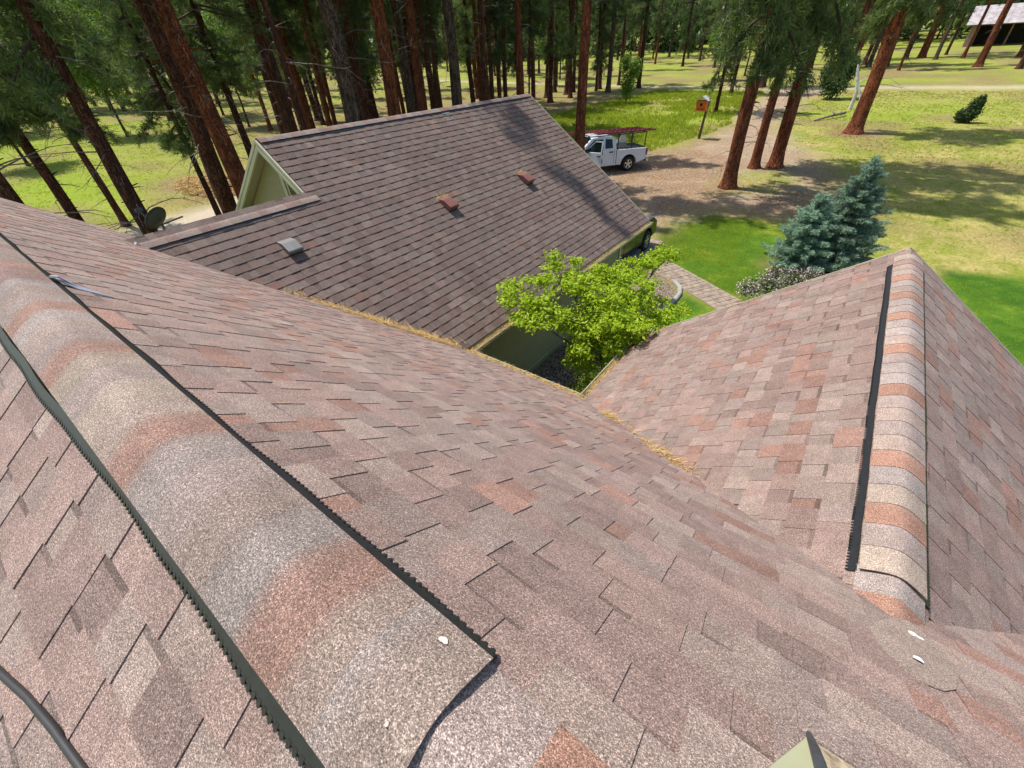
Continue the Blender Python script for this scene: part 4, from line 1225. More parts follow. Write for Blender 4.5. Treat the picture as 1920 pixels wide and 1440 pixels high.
def leaf_cloud(name, lobes, n, size, mat, seed, shell=.55, squash=1.0, shape='leaf', up=.35):
    """many small folded leaves spread through overlapping ellipsoids"""
    g = np.random.RandomState(seed)
    w = np.array([l[3]*l[4]*l[5] for l in lobes])**.72; w /= w.sum()
    k = g.choice(len(lobes), n, p=w)
    Lb = np.array(lobes)[k]
    d = g.normal(0, 1, (n, 3)); d /= np.linalg.norm(d, axis=1)[:, None]
    r = (shell+(1-shell)*g.rand(n))*(.72+.5*g.rand(n))
    P = Lb[:, :3]+d*Lb[:, 3:6]*r[:, None]
    nrm = d*.5+g.normal(0, .55, (n, 3))+np.array([0, 0, up]); nrm /= np.linalg.norm(nrm, axis=1)[:, None]
    t = np.cross(nrm, g.normal(0, 1, (n, 3))); t /= np.linalg.norm(t, axis=1)[:, None]
    s = np.cross(nrm, t)
    sz = size*g.uniform(.6, 1.25, n)[:, None]
    a = P-t*sz*.5; b = P+s*sz*.30-nrm*sz*.10; c = P+t*sz*.72-nrm*sz*.16; e = P-s*sz*.30-nrm*sz*.10; m = P+nrm*sz*.05
    V = np.stack([a, b, c, e, m], 1).reshape(-1, 3)
    i = np.arange(n)[:, None]*5
    F = np.concatenate([i+np.array([[0, 1, 4]]), i+np.array([[1, 2, 4]]), i+np.array([[2, 3, 4]]), i+np.array([[3, 0, 4]])])
    return mesh_np(name, V, F, mat)

# bright broad-leaved trees deep in the wood
LC = [leaf_cloud('crown', [(0, 0, 7, 3.2, 3.2, 3.6), (1.8, .5, 5, 2.2, 2.2, 2.2), (-1.7, -.6, 5.4, 2.3, 2.2, 2.4), (.3, 1.9, 8, 2.1, 2.1, 2.3), (-.5, -1.8, 8.8, 2, 2, 2.2), (.4, 0, 10, 1.7, 1.7, 1.8)], 9000, .26, MAT['decid'], 300+i, .3) for i in range(2)]
def broadleaf(x, y, s, lab, group=None):
    o = empty('broadleaf_tree', (x, y, terr(x, y)), trnd.uniform(0, 6.28)); tag(o, lab, 'tree', group)
    t = add('trunk', TR['bark_grey'][0], o); t.scale = (.45*s, .45*s, .45*s)
    c = add('crown', trnd.choice(LC), o); c.scale = (s, s, s)
    return o
for (x, y, s, lab) in [(-50, 6, .8, 'light green tree between the two leftmost pines'), (-52, 24, .8, 'light green tree seen right of the big pine pair'), (-44, 33, .7, 'light green tree behind the scarred trunk'), (-41, 66, 1.0, 'bright green broadleaf tree glowing between the trunks at the top centre'), (-58, 15, .9, 'light green tree left of the big pine pair'),
                       (-72, 8, 1.1, 'light green tree at the top left corner'), (-64, 27, 1.0, 'pale green tree between the pair and the ridge-end trunk'), (-50, 58, .8, 'green broadleaf tree behind the flaky trunk'),
                       (-46, 75, 1.0, 'green broadleaf tree across the road at top centre'), (-18, 80, .9, 'broadleaf tree across the road above the pickup'), (-86, 22, 1.2, 'broad green tree far across the left field'),
                       (-90, 0, 1.2, 'broad green tree at the far left edge'), (-20, 74, .6, 'small green tree across the road right of the pickup')]:
    broadleaf(x, y, s, lab)
# the far wood that reads as one mass
g = np.random.RandomState(9)
lob = []
for i in range(150):
    az = -1.9+2.5*(i+g.rand())/150; dd = g.uniform(150, 215)
    x, y = math.sin(az)*dd, math.cos(az)*dd; z = terr(x, y)
    for k in range(3): lob.append((x+g.normal(0, 3), y+g.normal(0, 3), z+2.0+k*6.5+g.normal(0, 1), 6.5, 6.5, 6.0))
wd = add('distant_wood', leaf_cloud('distant_wood', lob, 120000, 1.9, MAT['needles'], 8, .1)); tag(wd, 'dark mass of trees closing off the far background', 'trees', kind='stuff')

# courtyard maple
mx, my = -2.72, 6.35
mp = empty('maple_tree', (mx, my, 0)); tag(mp, 'bright lime green young maple growing in the courtyard', 'tree')
V, F = [], []
lobes = [(-2.66, 5.60, 2.65, .62, .62, .42), (-3.34, 5.85, 3.02, .50, .50, .32), (-3.62, 5.05, 2.98, .42, .40, .20), (-2.15, 5.90, 2.55, .52, .55, .36), (-1.98, 6.75, 2.35, .50, .45, .26),
         (-2.57, 5.75, 2.15, .50, .50, .40), (-2.88, 7.70, 2.60, .34, .42, .16), (-2.63, 8.35, 2.68, .26, .36, .12), (-3.30, 4.80, 2.78, .30, .32, .14), (-2.10, 5.75, 2.18, .40, .40, .26),
         (-2.60, 6.15, 2.88, .55, .60, .30), (-2.95, 5.60, 2.35, .42, .42, .35), (-2.95, 6.9, 2.65, .36, .36, .2), (-2.72, 5.62, 1.75, .42, .42, .32)]
base = Vector((0, 0, -.1)); fork = Vector((.02, -.05, 1.15))
np_tube([base, Vector((.03, 0, .5)), fork], [.085, .07, .06], 8, V, F)
rm = random.Random(3)
for l in lobes:
    e = Vector((l[0]-mx, l[1]-my, l[2]-.05)); m1 = fork.lerp(e, .5)+Vector((rm.uniform(-.1, .1), rm.uniform(-.1, .1), .12))
    np_tube([fork, m1, e], [.032, .02, .007], 5, V, F)
    for _ in range(4):
        e2 = e+Vector((rm.uniform(-1, 1)*l[3], rm.uniform(-1, 1)*l[4], rm.uniform(-.5, .8)*l[5])); np_tube([m1.lerp(e, .6), e2], [.010, .004], 4, V, F)
add('trunk', mesh_np('trunk', V, F, MAT['deadwood'], True), mp)
gm = np.random.RandomState(12)
sub = []
for l in lobes:
    for _ in range(int(10+22*l[3])):
        d = gm.normal(0, 1, 3); d[2] = abs(d[2])*.8-.25; d /= np.linalg.norm(d)
        k = gm.uniform(.75, 1.22); rr_ = gm.uniform(.09, .19)
        sub.append((l[0]+d[0]*l[3]*k, l[1]+d[1]*l[4]*k, l[2]+d[2]*l[5]*k, rr_*1.15, rr_*1.15, rr_*.6))
lobes = [(l[0], l[1], l[2]-.05, l[3]*.8, l[4]*.8, l[5]*.75) for l in lobes]+sub
lc = leaf_cloud('crown', [(l[0]-mx, l[1]-my, l[2], l[3], l[4], l[5]) for l in lobes], 20000, .066, MAT['maple'], 31, .15, up=.75)
add('crown', lc, mp)

# spruces
def spruce_mesh(seed, H, Rb):
    r = random.Random(seed); g = np.random.RandomState(seed)
    V, F = [], []; TP, TD = [], []
    np_tube([Vector((0, 0, 0)), Vector((0, 0, H*.5)), Vector((0, 0, H))], [.06, .035, .008], 6, V, F)
    nlay = int(H*8.5)
    for i in range(nlay):
        t = (i+r.random()*.6)/nlay
        z = .12+(H-.12)*t
        Rl = Rb*(1-t)**.75*(.86+.28*r.random())+.06
        nbr = int(11*(1-t)+5)
        for k in range(nbr):
            a = r.uniform(0, 6.283); L = Rl*r.uniform(.62, 1.1)
            d = Vector((math.cos(a), math.sin(a), -.10+.55*t))
            p0 = Vector((0, 0, z)); p1 = p0+d*L*.6; p2 = p1+Vector((d.x, d.y, .22))*L*.4
            np_tube([p0, p1, p2], [.010, .007, .004], 3, V, F)
            m = max(9, int(60*L))
            for j in range(m):
                s = (j+.5)/m; s = .25+.75*s; q = p0.lerp(p1, s/.6) if s < .6 else p1.lerp(p2, (s-.6)/.4)
                sg = 1 if j % 2 else -1
                side = Vector((-d.y, d.x, 0))*sg*L*.26*(1.15-s)*r.uniform(.6, 1.2)
                TP.append(q+side*r.random()+Vector((0, 0, r.uniform(-.06, .07)))); TD.append((Vector((d.x, d.y, .15))+side.normalized()*.7).normalized())
    nn_ = 16
    TP = np.array(TP); TD = np.array(TD)
    P = np.repeat(TP, nn_, 0); D = np.repeat(TD, nn_, 0)
    dd = D*.8+g.normal(0, .55, P.shape); dd /= np.linalg.norm(dd, axis=1)[:, None]
    sv = np.cross(dd, g.normal(0, 1, P.shape)); sv /= np.linalg.norm(sv, axis=1)[:, None]
    st = P+D*g.uniform(-.05, .05, len(P))[:, None]
    Lq = g.uniform(.045, .09, len(P))[:, None]; w = .0075
    tri = np.stack([st-sv*w, st+sv*w, st+dd*Lq], 1).reshape(-1, 3)
    return (mesh_np('trunk', V, F, MAT['twig']), mesh_np('crown', tri, np.arange(len(tri)).reshape(-1, 3), MAT['spruce']))
for (x, y, H, Rb, sd_, lab) in [(.30, 17.2, 3.2, 1.25, 41, 'taller blue spruce beside the lawn'), (-.62, 16.6, 2.25, 1.15, 42, 'shorter blue spruce at the left foot of the taller one')]:
    o = empty('blue_spruce', (x, y, terr(x, y))); tag(o, lab, 'tree')
    a, b = spruce_mesh(sd_, H, Rb); add('trunk', a, o); add('crown', b, o)

def shrub(name, x, y, lobes, n, size, mat, lab, seed, extra=None, cat='shrub', up=.35):
    o = empty(name, (x, y, terr(x, y))); tag(o, lab, cat)
    r = random.Random(seed); V, F = [], []
    for l in lobes:
        for _ in range(3):
            np_tube([Vector((r.uniform(-.05, .05), r.uniform(-.05, .05), -.05)), Vector((l[0]*.5, l[1]*.5, l[2]*.6)), Vector((l[0]+r.uniform(-.5, .5)*l[3], l[1]+r.uniform(-.5, .5)*l[4], l[2]+r.uniform(-.2, .6)*l[5]))], [.014, .010, .004], 4, V, F)
    add('stems', mesh_np('stems', V, F, MAT['twig']), o)
    add('foliage', leaf_cloud('foliage', lobes, n, size, mat, seed, .3, up=up), o)
    if extra: add('blossom', leaf_cloud('blossom', lobes, extra[0], extra[1], extra[2], seed+1, .8, up=up), o)
    return o
shrub('flowering_shrub', -.95, 13.2, [(0, 0, .55, .42, .42, .34), (-.42, -.35, .48, .34, .34, .26), (.5, .55, .62, .42, .42, .34), (.05, .25, .82, .28, .28, .24), (.95, .95, .62, .34, .34, .3)], 3000, .055, MAT['lilac'], 'pink and white flowering shrub behind the wing roof', 51, (1150, .05, MAT['blossom']))
shrub('garden_shrub', -3.15, 6.35, [(0, 0, .42, .34, .34, .34), (.15, .28, .5, .26, .26, .28), (-.12, -.28, .34, .26, .26, .26)], 2400, .045, MAT['shrub'], 'yellow-green shrub in the mulch bed below the maple', 53)
shrub('garden_shrub', -2.35, 7.3, [(0, 0, .40, .36, .36, .34), (.2, .3, .35, .3, .3, .3)], 1600, .05, MAT['juniper'], 'dark green shrub under the right side of the maple', 54)
shrub('garden_shrub', -4.0, 7.75, [(0, 0, .22, .26, .26, .20), (.2, .2, .25, .2, .2, .2)], 900, .05, MAT['juniper'], 'low dark plant against the green garage wall', 55)
shrub('juniper_bush', 4.75, 46.3, [(0, 0, .5, .55, .5, .5), (.15, .1, .85, .46, .42, .5), (.28, .15, 1.2, .28, .28, .45), (-.35, 0, .45, .4, .4, .45), (.1, .1, 1.05, .35, .35, .55)], 5200, .13, MAT['juniper'], 'dark wind-bent juniper on the right meadow', 56, up=.1)
shrub('juniper_bush', -4.7, 57.6, [(0, 0, 1.2, 1.3, 1.2, 1.2), (.6, .2, 2.4, 1.0, 1.0, 1.3), (-.7, 0, 2.0, .9, .9, 1.2), (.1, 0, 3.4, .6, .6, 1.0)], 6500, .20, MAT['juniper'], 'dark evergreen bush left of the white snags', 57, up=.1)
shrub('brush_clump', -22.84, 50.96, [(0, 0, 1.6, .9, .9, 1.4), (.5, .3, 3.0, .8, .8, 1.2), (-.5, .2, 3.4, .7, .7, 1.2)], 2600, .20, MAT['decid'], 'many-stemmed leafy clump on the grass above the pickup', 58)

# ------------------------------------------------------------------ grass
def tufts(name, n, sampler, hmin, hmax, mat, lab, blades=4, seed=1, wid=.012):
    g = np.random.RandomState(seed)
    XY = sampler(g, n); n = len(XY)
    z = terr_np(XY[:, 0], XY[:, 1])
    P = np.repeat(np.column_stack([XY, z]), blades, 0); m = len(P)
    P[:, :2] += g.normal(0, .05, (m, 2))
    h = g.uniform(hmin, hmax, m)[:, None]
    a = g.uniform(0, 6.283, m); s = np.column_stack([np.cos(a), np.sin(a), np.zeros(m)])
    sc_ = (np.hypot(P[:, 0], P[:, 1])/22)[:, None]
    tip = P+np.column_stack([g.normal(0, .4, (m, 2)), np.ones(m)])*h
    V = np.stack([P-s*wid*sc_, P+s*wid*sc_, tip], 1).reshape(-1, 3)
    o = add(name, mesh_np(name, V, np.arange(3*m).reshape(-1, 3), mat)); tag(o, lab, 'grass', kind='stuff')
def poly_sampler(poly, reject=None, thr=.0):
    P = np.array(poly)
    def f(g, n):
        lo, hi = P.min(0), P.max(0)
        q = lo+(hi-lo)*g.rand(n*3, 2)
        q = q[inside_dist(q[:, 0], q[:, 1], poly) > 0]
        k = vnoise(q[:, 0], q[:, 1], 1.8); q = q[k+g.rand(len(q))*.5 > .55]
        ln, di, gr_, mu, lu, li = ground_weights(q[:, 0], q[:, 1])
        q = q[(di+gr_+mu) < .35]
        return q[:n]
    return f
for i, Lp in enumerate(LAWNS[:1]+LAWNS[2:]):
    tufts('lawn_grass', 9000, poly_sampler(Lp), .025, .06, MAT['grass'], ['short mown grass blades left of the spruces', 'short mown grass blades right of the wing roof'][i], seed=60+i, wid=.007)
tufts('meadow_grass', 16000, poly_sampler([(-28, 30), (-24, 62), (-11, 62), (-9.5, 40), (-12, 30)]), .10, .32, MAT['grass'], 'long green grass behind the pickup', seed=63)
tufts('meadow_grass', 9000, poly_sampler([(-6, 40), (-6, 64), (24, 64), (24, 18), (1.5, 18), (-.5, 27)]), .03, .09, MAT['drygrass'], 'dry yellow grass on the right meadow', seed=64)
tufts('meadow_grass', 4000, poly_sampler([(-6, 40), (-6, 64), (24, 64), (24, 18), (1.5, 18), (-.5, 27)]), .03, .10, MAT['grass'], 'green grass tufts among the dry right meadow', seed=65)
tufts('meadow_grass', 7000, poly_sampler([(-70, -4), (-70, 32), (-28, 14), (-22, 2)]), .03, .09, MAT['grass'], 'green grass of the left field', seed=66)

# ------------------------------------------------------------------ paved path, edging, slab
path = empty('paved_path', (-3.2, 13.4, 0)); tag(path, 'brown stone paver path crossing the lawn', 'path', kind='structure')
pa, pb = Vector((-4.78, 14.45, .012)), Vector((-1.0, 12.05, .012))
pd = (pb-pa).normalized(); pn = Vector((-pd.y, pd.x, 0)); plen = (pb-pa).length
bed_o = add('path_bed', mesh_np('path_bed', *(lambda b: (b.v, b.f))(MB().extrude([pa-pn*.50, pb-pn*.50, pb+pn*.50, pa+pn*.50], (0, 0, .010))), MAT['oldtan'])); bed_o.parent = path; bed_o.matrix_parent_inverse = Matrix.Translation((3.2, -13.4, 0))
rp = random.Random(8)
row = 0; t = 0.0
while t < plen-.2:
    ln = rp.uniform(.17, .24); q = -.48+rp.uniform(-.1, 0)*(row % 2)
    while q < .46:
        w = rp.uniform(.16, .34); q2 = min(q+w, .48)
        if q2-q > .08:
            q1 = max(q, -.48)
            mb = MB(); gp = .009
            c = [pa+pd*(t+gp+rp.uniform(0, .01))+pn*(q1+gp), pa+pd*(t+ln-gp)+pn*(q1+gp), pa+pd*(t+ln-gp)+pn*(q2-gp), pa+pd*(t+gp)+pn*(q2-gp)]
            mb.extrude(c, (0, 0, .022+rp.uniform(-.003, .003)))
            o = mb.build('paver', MAT['paver']); o.parent = path; o.matrix_parent_inverse = Matrix.Translation((3.2, -13.4, 0))
        q = q2
    t += ln; row += 1
def edging(pts, lab):
    mb = MB(); P = [Vector((x, y, 0)) for x, y in pts]
    n = len(P); nr = []
    for i in range(n):
        d = (P[min(i+1, n-1)]-P[max(i-1, 0)]).normalized(); nr.append(Vector((-d.y, d.x, 0)))
    prof = [(-.07, -.05), (-.07, .07), (-.04, .10), (.04, .10), (.07, .07), (.07, -.05)]
    for i in range(n):
        for a, b in prof: mb.v.append(tuple(P[i]+nr[i]*a+Vector((0, 0, b))))
    k = len(prof)
    for i in range(n-1):
        for j in range(k-1): mb.f.append((i*k+j, i*k+j+1, (i+1)*k+j+1, (i+1)*k+j))
    mb.f.append(tuple(range(k))); mb.f.append(tuple(range((n-1)*k, n*k)))
    tag(mb.build('concrete_edging', MAT['concrete'], smooth=False), lab, 'edging')
edging([(-3.55, 13.15), (-3.25, 12.80), (-3.12, 12.40), (-3.10, 12.0), (-3.16, 11.5), (-3.14, 10.6), (-2.85, 9.2), (-2.4, 8.2)], 'curved pale concrete edging round the mulch bed')
tag(bevel(MB().box((-6.25, 13.7, -.01), (2.15, 5.6, .07)).build('parking_slab', MAT['paver']), .02), 'pale concrete slab under the black sport utility vehicle', 'slab')

# ------------------------------------------------------------------ vehicles
def wheel(parent, x, y, side, r=.40, w=.26):
    o = MB()
    prof = [(-w/2, r*.62), (-w/2, r*.93), (-w*.36, r), (w*.36, r), (w/2, r*.93), (w/2, r*.62)]
    n = 28
    for k in range(n):
        a = 2*math.pi*k/n
        for (b, rr_) in prof: o.v.append((math.cos(a)*rr_, b, math.sin(a)*rr_))
    kk = len(prof)
    for k in range(n):
        k2 = (k+1) % n
        for j in range(kk-1): o.f.append((k*kk+j, k2*kk+j, k2*kk+j+1, k*kk+j+1))
    wh = o.build('wheel', MAT['tyre'], parent, True, (x, y, r))
    rim = MB(); s = side*w*.40
    MB().tube([(0, s-side*.09, 0), (0, s-side*.06, 0)], r*.62, 24).build('rim_back', MAT['dark'], wh)
    for k in range(5):
        a = 2*math.pi*k/5+.3
        rim.bar((math.cos(a)*r*.08, s+side*.0, math.sin(a)*r*.08), (math.cos(a)*r*.60, s+side*.005, math.sin(a)*r*.60), .085, .03, (0, 1, 0))
    rim.tube([(0, s-side*.01, 0), (0, s+side*.03, 0)], r*.13, 12)
    for k in range(24):
        a0, a1 = 2*math.pi*k/24, 2*math.pi*(k+1)/24
        f = lambda a, q, b: (math.cos(a)*q, b, math.sin(a)*q)
        rim.quad(f(a0, r*.57, s+side*.012), f(a1, r*.57, s+side*.012), f(a1, r*.645, s+side*.022), f(a0, r*.645, s+side*.022))
    rim.build('rim', MAT['rim'], wh)
    return wh

def side_profile_body(pts, halfw, tumble, z_belt, arches, nz=1):
    """shell: side profile polygon (x,z) extruded in y, pulled in above the belt; wheel arches cut by the profile"""
    mb = MB(); n = len(pts)
    def yw(z): return halfw-(max(0, z-z_belt)*tumble)
    for s in (-1, 1):
        for x, z in pts: mb.v.append((x, s*yw(z), z))
    mb.f.append(tuple(range(n))); mb.f.append(tuple(range(2*n-1, n-1, -1)))
    for i in range(n):
        j = (i+1) % n; mb.f.append((i, n+i, n+j, j))
    return mb

def arch(cx, r, z0, n=9):
    return [(cx+r*math.cos(a), z0+r*math.sin(a)) for a in [math.pi*k/n for k in range(n+1)]]

# pickup: x forward, rear axle at x=0; origin on the ground under the rear axle's middle
tk_dir = Vector((-.62, -.785, 0)).normalized()
tk = empty('pickup_truck', (0, 0, 0)); tag(tk, 'white pickup with open driver door and red ladders on its rack', 'pickup')
hwid = .98; WB = 3.56; rw = .41
# near side of the truck: find its place so that the near rear tyre meets the ground at (-11.04, 25.78)
side = Vector((tk_dir.y, -tk_dir.x, 0))              # local -y
if side.y > 0: side = -side
tk_rz = math.atan2(tk_dir.y, tk_dir.x)
S_TK = .93
tcen = Vector((-11.04, 25.78, 0))-side*(hwid-.1)*S_TK
tk.location = (tcen.x, tcen.y, terr(tcen.x, tcen.y)-.02); tk.rotation_euler = (0, 0, tk_rz); tk.scale = (S_TK,)*3
near_s = 1 if Vector((math.cos(tk_rz+math.pi/2), math.sin(tk_rz+math.pi/2), 0)).dot(side) > 0 else -1
# lower body and cab
low = [(-1.18, .62), (-1.20, 1.22), (.85, 1.26), (.86, 1.30), (2.75, 1.32), (2.95, 1.30), (4.35, 1.20), (4.52, 1.02), (4.55, .55), (4.30, .42)]
low += arch(WB, .53, .42)[:]
low += [(WB-.60, .42), (.62, .42)] + arch(0, .53, .42) + [(-.62, .45)]
body = bevel(side_profile_body(low, hwid, .12, 1.1, None).build('body', MAT['white'], tk), .035, 3)
cabp = [(.88, 1.28), (.95, 1.86), (1.10, 1.98), (2.0, 2.02), (2.45, 1.98), (3.28, 1.32)]
cab = bevel(side_profile_body(cabp, hwid-.01, .24, 1.28, None).build('cab', MAT['white'], tk), .04, 3)
def panel(parent, pts, y0, name, mat, tumble=.24, z_b=1.28, th=.012):
    mb = MB(); f = lambda x, z: (x, near_s*(hwid-.01-max(0, z-z_b)*tumble+.004), z)
    mb.extrude([f(x, z) for x, z in pts], (0, near_s*th, 0)); return mb.build(name, mat, parent)
panel(tk, [(1.14, 1.38), (1.18, 1.84), (1.62, 1.88), (1.64, 1.38)], 0, 'rear_window', MAT['glass'])
panel(tk, [(1.78, 1.38), (1.78, 1.88), (2.32, 1.88), (2.92, 1.42), (2.9, 1.36)], 0, 'door_opening', MAT['interior'])
panel(tk, [(1.80, .58), (1.80, 1.36), (2.92, 1.34), (2.95, .60)], 0, 'door_sill_opening', MAT['interior'])
panel(tk, [(1.04, .56), (1.02, 1.28), (1.035, 1.28), (1.055, .56)], 0, 'door_seam', MAT['dark'])
panel(tk, [(.865, .50), (.865, 1.25), (.895, 1.25), (.895, .50)], 0, 'bed_gap', MAT['dark'])
panel(tk, [(1.12, 1.14), (1.12, 1.20), (1.36, 1.20), (1.36, 1.14)], 0, 'door_handle', MAT['blackplastic'], th=.04)
mb = MB(); mb.extrude([(2.50, -.66, 1.955), (2.50, .66, 1.955), (3.26, .80, 1.345), (3.26, -.80, 1.345)], (.015, 0, .02)); mb.build('windscreen', MAT['glass'], tk)
# open front door, hinged at its front edge
dr = MB(); dr.extrude([(0, 0, .58), (0, 0, 1.34), (-1.1, 0, 1.36), (-1.12, 0, .58)], (0, near_s*.09, 0))
door = bevel(dr.build('front_door', MAT['white'], tk, False, (2.93, near_s*(hwid+.02), 0), (0, 0, -near_s*R(55))), .02)
fr = MB()
for a, b in (((-.02, 0, 1.36), (-.62, -near_s*.10, 1.90)), ((-.62, -near_s*.10, 1.90), (-1.08, -near_s*.10, 1.90)), ((-1.08, -near_s*.10, 1.90), (-1.10, 0, 1.36))):
    fr.bar((a[0], a[1]+near_s*.045, a[2]), (b[0], b[1]+near_s*.045, b[2]), .05, .06)
fr.build('door_frame', MAT['white'], door)
MB().poly([(-.06, near_s*.045, 1.37), (-.63, -near_s*.055, 1.87), (-1.06, -near_s*.055, 1.87), (-1.08, near_s*.045, 1.37)]).build('door_glass', MAT['glass'], door)
MB().box((-.96, near_s*.10, 1.17), (.22, .03, .055)).build('handle', MAT['blackplastic'], door)
MB().box((-.2, near_s*.2, 1.42), (.14, .26, .2)).build('mirror', MAT['blackplastic'], door)
for x in (0, WB):
    for s in (-1, 1): wheel(tk, x, s*(hwid-.14), s, rw, .27)
for x in (0, WB):
    MB().box((x, 0, .62), (1.0, 1.5, .42)).build('wheel_well', MAT['dark'], tk)
# bed: dark inside, tailgate down, lamps, bumper
MB().box((-.16, 0, 1.262), (1.94, 1.56, .03)).build('bed_liner', MAT['dark'], tk)
bevel(MB().box((-1.45, 0, .78), (.56, 1.5, .06)).build('tailgate', MAT['white'], tk), .015)
MB().box((-1.30, 0, .55), (.16, 1.9, .16)).build('bumper', MAT['rim'], tk)
for s in (-1, 1): bevel(MB().box((-1.17, s*.93, 1.02), (.12, .14, .34)).build('tail_lamp', MAT['redglass'], tk), .02)
# ladder rack
rk = MB()
for s in (-1, 1):
    for x in (-1.05, -.15, .78): rk.bar((x, s*.86, 1.25), (x, s*.86, 2.06), .045, .045)
    rk.bar((-1.15, s*.86, 2.06), (2.9, s*.86, 2.06), .045, .045)
for x in (-1.05, -.15, .78, 2.6): rk.bar((x, -.88, 2.06), (x, .88, 2.06), .045, .045)
rk.build('ladder_rack', MAT['blackplastic'], tk)
MB().bar((.72, near_s*.6, 1.28), (.18, near_s*.6, 1.90), .5, .03, (0, 1, 0)).build('toolbox_lid', MAT['galv'], tk)
MB().box((.45, 0, 1.42), (.62, 1.4, .30)).build('toolbox', MAT['greymetal'], tk)
def ladder(y0, x0, x1, z, lab):
    o = empty('ladder', tk.matrix_basis @ Vector((0, 0, 0))); o.location = tk.location; o.rotation_euler = tk.rotation_euler; o.scale = tk.scale
    tag(o, lab, 'ladder')
    for s in (-1, 1):
        MB().bar((x0, y0+s*.20, z), (x1, y0+s*.20, z+.02), .035, .085).build('rail', MAT['redladder'], o)
    n = int((x1-x0)/.30)
    for k in range(n):
        x = x0+.15+k*.30; MB().bar((x, y0-.19, z), (x, y0+.19, z), .03, .03).build('rung', MAT['galv'], o)
ladder(near_s*.52, -1.75, 2.15, 2.135, 'shorter red ladder on the near side of the pickup rack')
ladder(-near_s*.35, -1.35, 3.9, 2.135, 'longer red ladder on the far side of the pickup rack')

# dark sport utility vehicle beside the garage: x forward (+Y in the world)
sv = empty('parked_suv', (-6.32, 12.2, .03), R(90)); tag(sv, 'black sport utility vehicle parked at the garage end', 'car')
hwid2 = .92
low = [(-.92, .50), (-.98, .98), (-.85, 1.10), (2.45, 1.12), (3.55, 1.06), (3.80, .92), (3.86, .62), (3.80, .42)]
low += arch(2.98, .45, .38) + [(2.45, .36), (.55, .36)] + arch(0, .45, .38) + [(-.55, .40)]
bevel(side_profile_body(low, hwid2, .1, .95, None).build('body', MAT['black'], sv), .05, 3)
cabp = [(-.86, 1.08), (-.70, 1.66), (-.50, 1.76), (1.25, 1.78), (1.62, 1.72), (2.60, 1.10)]
bevel(side_profile_body(cabp, hwid2-.02, .26, 1.08, None).build('cabin', MAT['black'], sv), .05, 3)
for s in (-1, 1):
    for nm_w, pts in (('quarter_window', [(-.62, 1.16), (-.52, 1.60), (.02, 1.64), (.02, 1.16)]), ('rear_side_window', [(.10, 1.16), (.10, 1.64), (.92, 1.66), (.92, 1.16)]), ('front_side_window', [(1.0, 1.16), (1.0, 1.66), (1.55, 1.62), (2.28, 1.16)])):
        mb = MB(); f = lambda x, z: (x, s*(hwid2-.02-(z-1.08)*.26+.003), z)
        mb.extrude([f(x, z) for x, z in pts], (0, s*.008, 0)); mb.build(nm_w, MAT['glass'], sv)
    mb = MB(); mb.box((1.0, s*.99, .33), (2.3, .16, .05)); mb.build('running_board', MAT['darkmetal'], sv)
    for x in (.62, 1.62): MB().box((x, s*(hwid2+.012), .98), (.20, .025, .035)).build('door_handle', MAT['galv'], sv)
    for x in (-.02, .96, 1.98): MB().box((x, s*(hwid2+.001), .74), (.012, .006, .60)).build('door_seam', MAT['dark'], sv)
    MB().box((1.95, s*1.02, 1.18), (.10, .20, .15)).build('mirror', MAT['black'], sv)
    MB().bar((-.35, s*.62, 1.80), (1.15, s*.62, 1.82), .04, .04).build('roof_rail', MAT['darkmetal'], sv)
    bevel(MB().box((3.70, s*.72, .86), (.22, .32, .16)).build('headlamp', MAT['galv'], sv), .03)
    for x in (0, 2.98): wheel(sv, x, s*(hwid2-.10), s, .36, .24)
mb = MB(); mb.extrude([(1.68, -.62, 1.70), (1.68, .62, 1.70), (2.56, .74, 1.13), (2.56, -.74, 1.13)], (.012, 0, .018)); mb.build('windscreen', MAT['glass'], sv)
for x in (0, 2.98): MB().box((x, 0, .55), (.86, 1.4, .40)).build('wheel_well', MAT['dark'], sv)

# ------------------------------------------------------------------ smaller things
def gz_(x, y): return terr(x, y)
# birdhouse on a post
bx, by = -10.16, 36.0
bh = empty('birdhouse_post', (bx, by, gz_(bx, by))); tag(bh, 'orange birdhouse with a tin roof on a leaning post', 'birdhouse')
MB().tube([(0, 0, -.2), (.08, .02, 1.2), (.20, .05, 2.45)], [.10, .085, .07], 9).build('post', MAT['post'], bh, True)
bevel(MB().box((-.18, -.12, 2.02), (.72, .55, .62)).build('box', MAT['orange'], bh), .02)
rf = MB(); rf.extrude([(-.64, -.52, 2.32), (-.18, -.52, 2.60), (.28, -.52, 2.32), (-.18, -.52, 2.54)], (0, .82, 0)); rf.build('tin_roof', MAT['greyroof'], bh)
MB().disc((-.18, -.405, 2.1), (0, 1, 0), .09, .02, 14).build('entrance_hole', MAT['dark'], bh)
MB().box((-.18, -.42, 1.85), (.46, .02, .05)).build('perch_bar', MAT['post'], bh)
